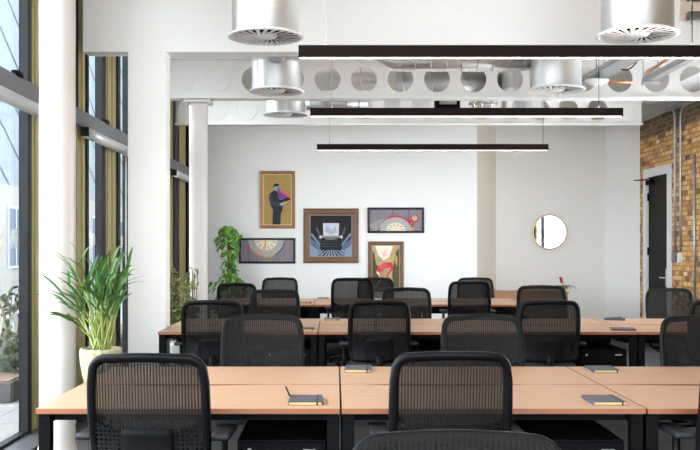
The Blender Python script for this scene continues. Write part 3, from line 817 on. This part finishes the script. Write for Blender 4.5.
NB = [(-.145,4.36,0,'slate notebook on the front desk, left, nearest, with a pen at its corner'),
 (.134,5.48,-4,'slate notebook at the back edge of the front desk, left of the centre chair'),
 (1.60,5.46,0,'slate notebook at the right back edge of the front desk, silver pen beside it'),
 (1.285,4.36,0,'slate notebook nearest on the right of the front desk, beside the desk joint'),
 (-.04,9.26,0,'slate notebook at the back of the second row, left of the middle chair'),
 (-.268,8.13,0,'slate notebook at the front of the second row, beside the left desk joint'),
 (2.85,9.25,62,'turned notebook with a pen on top, back of the second row'),
 (2.56,8.12,80,'notebook at the front of the second row, right, above the black pedestal'),
 (-.396,11.95,0,'tiny notebook at the front of the farthest row, below the typewriter picture'),
 (-.186,13.0,0,'tiny notebook at the back of the farthest row, below the typewriter picture')]
for a in NB: place_nb(*a)
def pen(p0, p1, mt, lab):
    p0, p1 = Vector(p0), Vector(p1); d = p1-p0
    r = empty('pen', p0); tag(r, lab, 'pen')
    m = MB(); m.tube([Vector((0,0,0)), d*.05, d*.9], [.001,.0042,.0046], 8); m.build('barrel', mt, r)
    MB().tube([d*.9, d], .0035, 8).build('cap', M_BLACK, r)
pen((-.222,4.38,DZ+.024),(-.252,4.56,DZ+.040),M_BLACK,'black pen leaning over the corner of the nearest left notebook')
pen((-.055,4.29,DZ+.005),(-.052,4.42,DZ+.005),M_GOLD,'gold pen beside the right edge of the nearest left notebook')
pen((1.510,5.39,DZ+.005),(1.512,5.54,DZ+.005),M_CHROME,'silver pen lying by the spine of the right back notebook')
pen((2.785,9.22,DZ+.0225),(2.915,9.27,DZ+.0225),M_BLACK,'black pen lying on the turned notebook of the second row')

# ------------------------------------------------------------------ pictures and mirror on the back walls
def picture(px0, px1, py0, py1, fw, fmats, bg, shapes, lab, name='framed_picture', carved=False, slip=None):
    Y = BY; x0, x1, z0, z1 = X(px0,Y), X(px1,Y), Z(py1,Y), Z(py0,Y)
    r = empty(name, ((x0+x1)/2, Y, z0)); tag(r, lab, 'picture', 'framed pictures on the white wall')
    w, h = x1-x0, z1-z0; hw = w/2
    m = MB()
    # mitred moulding: profile swept round the rectangle
    prof = [(0,0),(0,.028),(.18,.040),(.35,.034),(.6,.038),(.85,.026),(1,.018),(1,0)]
    cs = [(-hw,0,1,1),(hw,0,-1,1),(hw,h,-1,-1),(-hw,h,1,-1)]
    R = [[m.bm.verts.new((cx+sx*fw*u, -v, cz+sz*fw*u)) for u, v in prof] for cx, cz, sx, sz in cs]
    for i in range(4):
        A, B = R[i], R[(i+1)%4]
        for j in range(len(prof)): m.face([A[j], A[(j+1)%len(prof)], B[(j+1)%len(prof)], B[j]])
    fm = m
    if slip:
        m = MB(); a = fw; b2 = fw+.012
        m.box(-hw+a,hw-a,-.018,-.008,a,b2).box(-hw+a,hw-a,-.018,-.008,h-b2,h-a).box(-hw+a,-hw+b2,-.018,-.008,b2,h-b2).box(hw-b2,hw-a,-.018,-.008,b2,h-b2)
        m.build('slip', slip, r)
    m = fm
    if carved:
        m.mi = 1; stp = .03
        n_ = int(w/stp)
        for i in range(n_):
            xx = -hw+(i+.5)*w/n_
            for zz in (fw*.5, h-fw*.5): m.box(xx-.009,xx+.009,-.044,-.034,zz-fw*.22,zz+fw*.22,.004)
        n_ = int((h-2*fw)/stp)
        for i in range(n_):
            zz = fw+(i+.5)*(h-2*fw)/n_
            for xx in (-hw+fw*.5, hw-fw*.5): m.box(xx-fw*.22,xx+fw*.22,-.044,-.034,zz-.009,zz+.009,.004)
    m.build('frame', list(fmats), r)
    # painting: flat painted areas on the canvas
    iw, ih = w-2*fw, h-2*fw; m = MB(); mats = [bg]
    m.box(-iw/2,iw/2,-.010,-.002,fw,fw+ih)
    for i, (mt, poly) in enumerate(shapes):
        if mt not in mats: mats.append(mt)
        m.mi = mats.index(mt)
        yy = -.0103-.00012*i
        m.poly([(-iw/2+u*iw, yy, fw+v*ih) for u, v in poly])
    m.build('painting', mats, r, recalc=False)
    return r
def circ(cx, cy, rx, ry, a0=0, a1=360, n=28):
    return [(cx+rx*math.cos(math.radians(a0+(a1-a0)*i/n)), cy+ry*math.sin(math.radians(a0+(a1-a0)*i/n))) for i in range(n+1)]
def band(cx, cy, r0, r1, asp, a0, a1, n=24):
    o = [(cx+r1*math.cos(math.radians(a0+(a1-a0)*i/n)), cy+r1*asp*math.sin(math.radians(a0+(a1-a0)*i/n))) for i in range(n+1)]
    return o+[(cx+r0*math.cos(math.radians(a0+(a1-a0)*i/n)), cy+r0*asp*math.sin(math.radians(a0+(a1-a0)*i/n))) for i in range(n,-1,-1)]
M_FR1 = noisy('copper_gilt_frame', srgb(150,104,72), srgb(188,146,108), (10,10,10), .4, .3)
M_FR2 = noisy('carved_brown_frame', srgb(92,66,46), srgb(134,100,72), (25,25,25), .5)
M_FR2b = noisy('carved_brown_relief', srgb(120,88,62), srgb(150,116,84), (25,25,25), .5)
M_FRB = mat('black_picture_frame', srgb(38,34,38), .4)
GOLD = noisy('gold_leaf_ground', srgb(176,146,70), srgb(150,120,50), (9,9,9), .5)
suit, suit2, skin, hair = flat(40,44,54), flat(56,60,72), flat(150,168,182), flat(24,24,28)
picture(260,295,171,228.5, .055, (M_FR1,M_FR1), GOLD, [
 (suit, [(.32,0),(.34,.30),(.24,.42),(.20,.55),(.22,.62),(.40,.69),(.50,.66),(.58,.60),(.60,.46),(.70,.38),(.66,.26),(.62,.24),(.60,0)]),
 (suit2, [(.22,.60),(.20,.50),(.28,.40),(.54,.36),(.64,.40),(.62,.44),(.36,.48),(.30,.62)]),
 (hair, [(.45,0),(.46,.26),(.47,.26),(.465,0)]),
 (skin, circ(.46,.74,.10,.062)), (hair, circ(.465,.788,.098,.028)), (hair, [(.365,.79),(.37,.735),(.40,.75),(.42,.79)]),
 (flat(96,112,160), [(.48,.73),(.58,.76),(.60,.58),(.56,.50)]),
 (flat(214,52,92), [(.54,.72),(.95,.52),(.93,.50),(.62,.62)]), (flat(118,62,140), [(.56,.70),(.88,.54),(.60,.50),(.52,.60)]),
 (flat(232,90,110), [(.56,.73),(.94,.56),(.95,.52),(.60,.66)]),
 (hair, [(.56,.49),(.62,.44),(.96,.50),(.90,.55),(.64,.50)]),
 (skin, [(.56,.40),(.66,.38),(.80,.43),(.78,.46),(.62,.44)])],
 'tall gilt framed picture of a suited figure on gold, highest on the wall', slip=mat('gilt_slip', srgb(205,176,128), .4, .4))
night, steelb = flat(30,28,32), flat(120,140,170)
rays = []
for a in (-58,-44,-30,-18,-8,3,14,26,40,54):
    t0, t1 = math.radians(a-2.6), math.radians(a+2.6)
    f = lambda t, d: (.5+d*math.sin(t), .22+.03-d*math.cos(t)*.55)
    rays.append((flat(150,160,178), [f(t0,.16), f(t1,.16), f(t1,.46), f(t0,.46)]))
picture(303.5,358.5,208.5,263, .105, (M_FR2,M_FR2b), night, [
 (flat(48,54,68), [(0,.62),(0,0),(1,0),(1,.62),(.82,.42),(.5,.35),(.2,.42)]),
 (flat(92,108,134), [(0,.44),(.22,.30),(.3,.1),(.26,0),(0,0)]), (flat(92,108,134), [(1,.44),(.78,.30),(.7,.1),(.74,0),(1,0)]),
 (flat(132,150,178), [(0,.30),(.16,.18),(.2,0),(0,0)]), (flat(132,150,178), [(1,.30),(.84,.18),(.8,0),(1,0)]),
 (flat(118,132,156), [(.02,.52),(.27,.22),(.29,.25),(.05,.57)]), (flat(118,132,156), [(.98,.52),(.73,.22),(.71,.25),(.95,.57)]), (flat(84,94,114), [(.14,.68),(.29,.36),(.31,.38),(.17,.71)]), (flat(84,94,114), [(.86,.68),(.71,.36),(.69,.38),(.83,.71)])]+rays+[
 (flat(205,210,220), [(.32,.48),(.31,.80),(.69,.80),(.68,.48)]), (flat(170,178,196), [(.36,.60),(.40,.76),(.52,.62),(.60,.74),(.64,.58),(.5,.52)]),
 (flat(140,138,138), [(.24,.44),(.24,.50),(.76,.50),(.76,.44)]), (flat(196,196,196), circ(.26,.47,.04,.04)), (flat(196,196,196), circ(.74,.47,.04,.04)),
 (flat(26,26,28), [(.26,.16),(.24,.22),(.27,.45),(.73,.45),(.76,.22),(.74,.16)]),
 (flat(62,62,66), [(.30,.36),(.30,.38),(.70,.38),(.70,.36)]), (flat(62,62,66), [(.29,.30),(.29,.32),(.71,.32),(.71,.30)]), (flat(62,62,66), [(.28,.24),(.28,.26),(.72,.26),(.72,.24)]),
 (flat(120,120,120), [(.34,.42),(.38,.44),(.62,.44),(.66,.42),(.5,.40)])],
 'square picture of a typewriter in a carved brown frame', carved=True, slip=mat('pale_slip', srgb(150,146,140), .5))
plum = noisy('plum_plank_ground', srgb(146,136,146), srgb(118,108,120), (9,1,1.5), .6)
asp = (1.48-.06)/(.42-.06) if False else 2.25
pl2 = flat(106,97,110)
def dial(cx, cy, r, a0, a1):
    S = [(flat(176,172,170), band(cx,cy,r*.62,r,asp*1.0,a0,a1)), (flat(232,222,200), circ(cx,cy,r*.62,r*.62*asp,a0,a1))]
    k = a0+14
    while k < a1-6:
        t = math.radians(k); c, s = math.cos(t), math.sin(t)
        p = lambda rr, da: (cx+rr*math.cos(t+da), cy+rr*asp*math.sin(t+da))
        S.append((flat(172,152,134), [p(r*.34,-.05),p(r*.34,.05),p(r*.56,.07),p(r*.56,-.07)])); k += 30
    return S
picture(239,295.5,238,263.5, .035, (M_FRB,M_FRB), plum, [
 (pl2,[(.13,0),(.13,1),(.15,1),(.15,0)]),(pl2,[(.29,0),(.29,.4),(.30,.4),(.30,0)]),(flat(150,128,140),[(.86,.2),(.88,1),(.93,1),(.92,.2)]),(flat(150,112,116),[(.90,.4),(.92,.9),(.95,.9),(.94,.4)])]+
 dial(.48,1.0,.345,180,360)+[(flat(206,120,84), band(.48,1.0,.33,.36,asp,195,262)),(flat(214,166,70), band(.48,1.0,.33,.36,asp,262,296)),(flat(84,96,110), band(.48,1.0,.335,.36,asp,300,355)),(flat(214,176,120),[(.42,.5),(.46,.98),(.49,.98),(.47,.45)])],
 'long purple picture of an upside down clock dial, low on the left', 'framed_picture')
picture(367.5,424,207.5,233, .035, (M_FRB,M_FRB), plum, [
 (pl2,[(.35,.3),(.45,1),(.47,1),(.37,.3)]),(flat(140,128,152),[(.52,.5),(.62,1),(.66,1),(.60,.5)]),(pl2,[(.74,.2),(.74,1),(.76,1),(.76,.2)])]+
 [(flat(214,196,176), band(.50,-.35,.45+.05*i,.462+.05*i,1.6,122-3*i,150-2*i)) for i in range(4)]+
 dial(.50,-.02,.30,0,180)+[(flat(190,60,66), band(.50,-.02,.295,.33,asp,25,120)),(flat(190,60,66), band(.86,.58,.055,.085,2.1,0,360)),(flat(196,172,140), circ(.86,.60,.055,.12)),(flat(180,50,58),[(.74,.42),(.80,.56),(.83,.52),(.78,.38)]),(flat(180,50,58),[(.80,.20),(.82,.40),(.85,.40),(.83,.14)]),(flat(206,160,70),[(.79,.04),(.79,.18),(.85,.18),(.85,.04)])],
 'long purple picture of a red alarm clock, upper right of the group', 'framed_picture')
fl_bg = noisy('ochre_street_ground', srgb(208,184,132), srgb(150,128,86), (8,8,14), .6)
picture(368,403.5,241.5,291.5, .06, (M_FR2,M_FR2b), fl_bg, [
 (flat(240,232,218), [(.12,1),(.22,.78),(.42,.64),(.62,.72),(.72,.9),(.76,1)]), (flat(88,72,52), [(0,.9),(.10,.8),(.16,.55),(.30,.45),(.2,.1),(0,0)]), (flat(96,84,60), [(1,.95),(.86,.85),(.78,.6),(.72,.3),(.8,0),(1,0)]),
 (flat(190,150,80), [(.78,.86),(.92,.7),(.9,.5),(.82,.6)]), (flat(60,52,40), [(.30,.14),(.55,.22),(.8,.1),(.8,0),(.2,0)]),
 (flat(238,196,184), [(.30,.86),(.42,.82),(.52,.92),(.50,.78),(.62,.74),(.48,.74),(.40,.68),(.40,.78)]),
 (flat(214,62,74), [(.16,.40),(.24,.50),(.42,.58),(.60,.60),(.70,.54),(.66,.48),(.48,.46),(.34,.38),(.22,.34)]),
 (flat(226,92,98), [(.24,.48),(.42,.56),(.56,.57),(.50,.50),(.34,.42)]),
 (flat(206,54,66), [(.62,.59),(.70,.60),(.76,.50),(.74,.42),(.62,.34),(.56,.22),(.52,.22),(.58,.36),(.68,.44),(.68,.50)]),
 (flat(190,70,70), [(.30,.36),(.32,.36),(.30,.10),(.28,.10)]), (flat(190,70,70), [(.38,.40),(.40,.40),(.42,.10),(.40,.10)]), (flat(230,220,200), [(.16,.36),(.26,.28),(.30,.32),(.2,.4)])],
 'small portrait picture of a pink flamingo in a carved brown frame', carved=True, slip=mat('gilt_slip2', srgb(170,150,120), .4, .3))
mr = empty('round_mirror', (X(549.5,AY-.02), AY, Z(232,AY-.02))); tag(mr, 'round mirror with thin brass rim on the cream wall', 'mirror')
R_ = .303
m = MB(); m.lathe([(R_+.006,.002),(R_+.010,.030),(R_-.010,.036),(R_-.018,.027)], (0,0,0), 64, caps=False)
o = m.build('rim', M_GOLD, mr); o.rotation_euler = (PI/2,0,0)
m = MB(); m.lathe([(R_-.004,.006),(R_-.006,.026)], (0,0,0), 64)
o = m.build('mirror_glass', mat('mirror_silver', (.93,.94,.94), .01, 1), mr); o.rotation_euler = (PI/2,0,0)

# ------------------------------------------------------------------ sideboard
sx0, sx1, sy0, sy1, sh = X(495,14.6), X(568,14.6), 14.6, 15.05, .765
sbd = empty('sideboard', ((sx0+sx1)/2, sy0, 0)); tag(sbd, 'low brown wooden sideboard by the alcove, behind the far chairs', 'sideboard')
hw = (sx1-sx0)/2; sd_ = sy1-sy0
MB().box(-hw,hw,.0,sd_,.06,sh-.03).build('body', M_SIDEB, sbd)
MB().box(-hw-.01,hw+.01,-.012,sd_+.005,sh-.03,sh,.003).build('top', M_SIDEB, sbd)
MB().box(-hw+.04,hw-.04,.03,sd_-.03,0,.06).build('plinth', M_BLACK, sbd)
for k in range(2):
    a, c = (-hw+.006, -.003) if k == 0 else (.003, hw-.006)
    f = MB().box(a,c,-.010,0,.07,sh-.035,.002).build('door', M_SIDEB, sbd)
    hx = (c-.05) if k == 0 else (a+.05)
    MB().box(hx-.006,hx+.006,-.03,-.010,.40,.52).build('handle', M_BLACK, f)

# ------------------------------------------------------------------ plants
def leaf_strip(m, pts, w, side, fold=.25, prof=None):
    """a folded blade along pts, width w tapering to a point"""
    n = len(pts); L_, C_, R2_ = [], [], []
    for i, p in enumerate(pts):
        u = i/(n-1); ww = w*(prof(u) if prof else math.sin(PI*min(1,u*.86+.14))**.8)
        t = (Vector(pts[min(i+1,n-1)])-Vector(pts[max(i-1,0)])).normalized()
        s = side - t*side.dot(t)
        if s.length < 1e-4: s = Vector((1,0,0))
        s.normalize(); nn = t.cross(s)
        p = Vector(p)
        L_.append(m.bm.verts.new(p-s*ww+nn*ww*fold)); C_.append(m.bm.verts.new(p)); R2_.append(m.bm.verts.new(p+s*ww+nn*ww*fold))
    for i in range(n-1):
        m.face([L_[i],C_[i],C_[i+1],L_[i+1]]); m.face([C_[i],R2_[i],R2_[i+1],C_[i+1]])
rnd = random.Random(21)
# big palm
PY = 5.80
pr = empty('potted_palm', (X(101,PY), PY, 0)); tag(pr, 'large leafy palm in a ribbed cream pot beside the front desk', 'plant')
pz = Z(348,PY); prad = .130
m = MB(); seg = 72; p0 = pz-.31; prof = [(.060,p0),(.075,p0+.008),(.098,p0+.07),(.118,p0+.15),(.131,p0+.23),(.134,p0+.28),(.132,pz-.01),(prad,pz),(prad-.012,pz),(prad-.014,pz-.04)]
m.smooth = True; rings = []
for r_, z_ in prof:
    rings.append([m.bm.verts.new(((r_*(1-.035*((j//2)%2)))*math.cos(2*PI*j/seg), (r_*(1-.035*((j//2)%2)))*math.sin(2*PI*j/seg), z_)) for j in range(seg)])
for i in range(len(prof)-1):
    for j in range(seg): m.face([rings[i][j], rings[i][(j+1)%seg], rings[i+1][(j+1)%seg], rings[i+1][j]])
m.face(rings[0][::-1])
m.build('pot', noisy('ribbed_cream_pot', srgb(172,166,134), srgb(152,146,114), (8,8,30), .55), pr)
m = MB()
for k in range(3):
    a = 2*PI*k/3+.4; m.tube([(.10*math.cos(a),.10*math.sin(a),p0+.06),(.115*math.cos(a),.115*math.sin(a),0)], .011, 8)
m.lathe([(.05,p0-.02),(.105,p0-.02),(.105,p0),(.05,p0)], (0,0,0), 24)
m.build('plant_stand', M_BLACK, pr)
MB().lathe([(prad-.014,pz-.045),(prad-.014,pz-.03)], (0,0,0), 32).build('soil', M_SOIL, pr)
st, fo = MB(), MB(); fo.smooth = True
def px_local(px, py, dy=0): return Vector((X(px,PY+dy)-X(101,PY), dy, Z(py,PY+dy)))
tips = [(68,243,.0),(48,278,-.05),(40,292,-.12),(46,253,.12),(46,315,-.1),(136,266,.0),(128,253,.1),(134,275,-.15),(138,270,.18),(119,258,-.1),(126,297,-.2),(101,258,.15),(92,264,-.2),(60,271,-.18),(110,250,.08),(84,258,.2),(72,300,-.2),(124,300,.22),(60,290,.2),(115,275,-.25),(98,280,-.26),(80,285,-.25),(130,288,.1),(52,302,.1),(108,268,.25),(90,280,.28),(118,295,-.12),(75,262,.05),(66,282,.0)]
for i, (tx, ty, dy) in enumerate(tips):
    base = Vector((rnd.uniform(-.05,.05), rnd.uniform(-.05,.05), pz-.03)); tip = px_local(tx, ty, dy)
    d = tip-base; hor = Vector((d.x,d.y,0))
    knee = base+Vector((hor.x*.32, hor.y*.32, d.z*.62))
    over = base+Vector((hor.x*.68, hor.y*.68, d.z*(1.04 if abs(hor.x) < .18 else 1.10)))
    def B(u): return (1-u)**3*base+3*u*(1-u)**2*knee+3*u*u*(1-u)*over+u**3*tip
    stem = [B(.42*k/6) for k in range(7)]
    st.tube(stem, [.007-.0005*k for k in range(7)], 6)
    side = Vector((-d.y, d.x, 0)) if Vector((-d.y,d.x,0)).length > .02 else Vector((1,0,0))
    side = (side.normalized()*.6+Vector((rnd.uniform(-.6,.6),rnd.uniform(-.9,-.1),0))).normalized()
    leaf_strip(fo, [B(.36+.64*k/10) for k in range(11)], rnd.uniform(.009,.015), side, .35)
    for q in range(3):
        u0 = rnd.uniform(.32,.62); p0 = B(u0); dirv = (B(min(1,u0+.1))-p0).normalized()
        sd2 = Vector((rnd.uniform(-1,1), rnd.uniform(-1,1), rnd.uniform(-.1,.6))).normalized()
        ln = rnd.uniform(.16,.30); pts = []
        for k in range(8):
            u = k/7; pts.append(p0+(dirv*.75+sd2*.55)*ln*u-Vector((0,0,.10*u*u*ln/.3)))
        leaf_strip(fo, pts, rnd.uniform(.007,.011), Vector((rnd.uniform(-1,1),rnd.uniform(-1,1),.1)).normalized(), .3)
st.build('stems', M_STEM, pr); fo.build('foliage', M_LEAF, pr, recalc=False)

def heart(m, c, nrm, up, s):
    n_ = nrm.normalized(); a = (up-n_*up.dot(n_)).normalized(); b2 = n_.cross(a)
    mid = [c+a*s*.45, c, c-a*s*.5-n_*s*.06, c-a*s*.95-n_*s*.22]
    out = [(.40,.58),(.56,.05),(.38,-.5)]
    mv = [m.bm.verts.new(p) for p in mid]
    for sg in (1,-1):
        ov = [m.bm.verts.new(c+b2*sg*s*w+a*s*l-n_*s*.10) for w, l in out]
        m.face([mv[0],ov[0],ov[1],mv[1]]); m.face([mv[1],ov[1],ov[2],mv[2]]); m.face([mv[2],ov[2],mv[3]])
# climbing vine on a pole
VY = 14.55
vr = empty('climbing_vine', (X(229,VY), VY, 0)); tag(vr, 'tall climbing vine on a coir pole in front of the white wall', 'plant')
vt = Z(226,VY)
MB().tube([(0,0,.3),(0.01,0,vt-.12)], .035, 10).build('coir_pole', M_BARK, vr)
MB().lathe([(.12,0),(.15,.32),(.16,.36),(.145,.36),(.14,.32)], (0,0,0), 28).build('pot', noisy('white_pot', (.7,.69,.66), (.66,.65,.62), (9,9,9), .5), vr)
MB().lathe([(.14,.30),(.14,.33)], (0,0,0), 24).build('soil', M_SOIL, vr)
m = MB(); m.smooth = True
for i in range(200):
    z_ = .45+(vt-.5)*rnd.random()**.85; a = rnd.uniform(0,2*PI)
    wd_ = .15+.06*math.sin(z_*9)+.04*rnd.random()
    if z_ < .95: wd_ *= 1.5
    rr = rnd.uniform(.55,1.05)*wd_; dirv = Vector((math.cos(a)+rnd.uniform(-.5,.5),math.sin(a)+rnd.uniform(-.6,.2),rnd.uniform(0,1.3)))
    heart(m, Vector((rr*math.cos(a), rr*math.sin(a)*.9, z_)), dirv, Vector((rnd.uniform(-.8,.8),rnd.uniform(-.3,.3),1)), rnd.uniform(.055,.085))
for i in range(22):
    a = rnd.uniform(0,2*PI); rr = rnd.uniform(0,.14)
    heart(m, Vector((rr*math.cos(a)*1.2, rr*math.sin(a), vt-.1+rnd.uniform(-.05,.08))), Vector((math.cos(a),math.sin(a)-.4,1)), Vector((-math.cos(a),-math.sin(a),.4)), rnd.uniform(.06,.085))
m.build('foliage', M_LEAF2, vr, recalc=False)
m = MB()
for i in range(9):
    a = rnd.uniform(0,2*PI); z_ = rnd.uniform(.5,vt-.3); m.tube([(0,0,z_),(.08*math.cos(a),.08*math.sin(a),z_+.1),(.14*math.cos(a),.14*math.sin(a),z_+.08)], .005, 5)
m.build('stems', M_STEM, vr)
# olive bush
OY = 10.4
ob = empty('olive_bush', (X(181,OY), OY, 0)); tag(ob, 'pale green small leaved bush left of the round far column', 'plant')
MB().lathe([(.12,0),(.16,.36),(.17,.40),(.155,.40),(.15,.36)], (0,0,0), 28).build('pot', MATS['white_pot'], ob)
MB().lathe([(.15,.34),(.15,.37)], (0,0,0), 24).build('soil', M_SOIL, ob)
st, fo = MB(), MB(); fo.smooth = True; ot = Z(268,OY)
for i in range(36):
    a = rnd.uniform(0,2*PI); sp = rnd.uniform(.04,.23); top = rnd.uniform(.75,ot) if rnd.random() < .75 else ot-rnd.uniform(0,.1)
    tip = Vector((sp*math.cos(a), sp*math.sin(a), top)); base = Vector((.02*math.cos(a),.02*math.sin(a),.36))
    B = lambda u: base.lerp(tip, u)+Vector((math.cos(a),math.sin(a),0))*.05*math.sin(PI*u)
    st.tube([B(k/6) for k in range(7)], .004, 5)
    for k in range(13):
        u = rnd.uniform(.3,1.03); p = B(u); d = Vector((rnd.uniform(-1,1),rnd.uniform(-1,1),rnd.uniform(-.2,.9))).normalized()
        leaf_strip(fo, [p+d*.075*j/4 for j in range(5)], rnd.uniform(.009,.014), Vector((rnd.uniform(-1,1),rnd.uniform(-1,1),rnd.uniform(-1,1))).normalized(), .2)
st.build('stems', M_BARK, ob); fo.build('foliage', M_LEAF3, ob, recalc=False)
# red flowered plant on the sideboard
fx = X(563.5,14.8)
rp = empty('red_flower_plant', (fx, 14.8, sh)); tag(rp, 'small plant with a red flower standing on the sideboard', 'plant')
MB().lathe([(.032,0),(.042,.06),(.045,.07),(.04,.07),(.038,.055)], (0,0,0), 20).build('pot', flat(206,160,150), rp)
MB().lathe([(.038,.05),(.038,.058)], (0,0,0), 16).build('soil', M_SOIL, rp)
fo = MB(); fo.smooth = True
for i in range(15):
    a = 2*PI*i/15+rnd.uniform(-.2,.2); ln = rnd.uniform(.12,.24); d = Vector((math.cos(a),math.sin(a),0))
    if d.x > .2: ln *= 1.1
    pts = [Vector((0,0,.055))+d*ln*u+Vector((0,0,.17*u-.20*u*u)) for u in [k/6 for k in range(7)]]
    leaf_strip(fo, pts, .017, Vector((-d.y,d.x,0)), .3)
fo.build('foliage', M_LEAF3 if False else noisy('bromeliad_leaf', (.05,.11,.03), (.12,.2,.06), (12,12,12), .45), rp, recalc=False)
MB().tube([(0,0,.05),(-.03,0,.13),(-.045,0,.17)], .006, 6).build('flower_stem', M_STEM, rp)
fo = MB(); fo.smooth = True
for i in range(14):
    a = 2.4*i; d = Vector((math.cos(a),math.sin(a),0)); z0_ = .115+.006*i
    pts = [Vector((-.03-.0015*i,0,z0_))+d*(.035-.001*i)*math.sin(PI*.5*u)+Vector((0,0,.055*u)) for u in [k/4 for k in range(5)]]
    leaf_strip(fo, pts, .013, Vector((-d.y,d.x,0)), .3)
fo.build('flower', M_RED, rp, recalc=False)

# ------------------------------------------------------------------ outdoors
struct(MB().box(-30, WX-.15, -12, 70, -.12, -.03).build('paving', M_PAVE))
bd = empty('office_building', (-11, 24, -.03)); tag(bd, 'pale building with diagonal cladding seen through the left windows', 'building')
m = MB(); m.box(-3,0,-6,40,3.6,14).build('clad_wall', M_CLAD, bd)
m = MB(); m.box(-3,0,-6,40,0,3.6).build('brick_wall', M_BRICKPALE, bd)
k = -4.0
while k < 38:
    w = MB().box(-.04,.05,k,k+1.5,.8,2.9).build('window', mat('outdoor_window_frame', srgb(130,134,140), .9, spec=0), bd)
    MB().box(.05,.06,k+.08,k+.7,.88,2.82).box(.05,.06,k+.8,k+1.42,.88,2.82).build('pane', mat('outdoor_pane', srgb(70,80,90), .9, spec=0), w)
    k += 2.6
# planter with shrubs close to the glass
pl = empty('planter', (-3.55, 9.4, -.03)); tag(pl, 'dark low planter box outside the nearest left window', 'planter')
MB().box(-.35,.40,-.6,6.0,0,.20,.01).build('box', mat('dark_planter', srgb(34,35,40), .6), pl)
MB().box(-.32,.37,-.57,5.97,.2,.215).build('soil', M_SOIL, pl)
def shrub(x, y, z, h, w, n, mt, name, lab, cat='shrub'):
    r = empty(name, (x,y,z)); tag(r, lab, cat, 'shrubs outside the left windows')
    st, fo = MB(), MB(); fo.smooth = True
    for i in range(n):
        a = rnd.uniform(0,2*PI); sp = w*math.sqrt(rnd.random()); top = h*rnd.uniform(.45,1)
        tip = Vector((sp*math.cos(a), sp*math.sin(a), top)); base = Vector((0,0,0))
        B = lambda u: base.lerp(tip, u)+Vector((math.cos(a),math.sin(a),0))*w*.2*math.sin(PI*u)
        st.tube([B(k/5) for k in range(6)], .006, 5)
        for k in range(12):
            u = rnd.uniform(.15,1.03); p = B(u); d = Vector((rnd.uniform(-1,1),rnd.uniform(-1,1),rnd.uniform(-.4,.8))).normalized()
            leaf_strip(fo, [p+d*.10*j/3 for j in range(4)], .02, Vector((rnd.uniform(-1,1),rnd.uniform(-1,1),rnd.uniform(-1,1))).normalized(), .2)
    st.build('stems', M_BARK, r); fo.build('foliage', mt, r, recalc=False)
M_SHR = noisy('shrub_leaf', (.008,.03,.01), (.02,.06,.015), (10,10,10), .5)
M_SHR2 = noisy('pale_tree_leaf', (.05,.08,.03), (.10,.13,.05), (10,10,10), .5)
shrub(-3.45, 9.5, .17, .50, .30, 40, M_SHR, 'garden_shrub', 'dark green shrub low in the planter outside the left window')
shrub(-3.55, 10.35, .17, .85, .32, 44, M_SHR, 'garden_shrub', 'taller dark shrub farther back in the outdoor planter')
shrub(-3.68, 11.4, .17, 2.3, .34, 46, M_SHR2, 'garden_shrub', 'pale slender tree rising from the outdoor planter', 'tree')

# ------------------------------------------------------------------ light
wd = bpy.data.worlds.new('sky'); SC.world = wd; wd.use_nodes = True
bg = wd.node_tree.nodes['Background']; bg.inputs[0].default_value = (.93,.96,1,1); bg.inputs[1].default_value = 6.5
SC.view_settings.view_transform = 'Standard'; SC.view_settings.look = 'None'; SC.view_settings.gamma = 1; SC.view_settings.use_curve_mapping = False
SC.view_settings.exposure = .92
cy = SC.cycles
cy.max_bounces = 10; cy.diffuse_bounces = 5; cy.glossy_bounces = 4; cy.transparent_max_bounces = 32; cy.transmission_bounces = 6
cy.use_denoising = True; cy.caustics_reflective = False; cy.caustics_refractive = False; cy.sample_clamp_indirect = 6
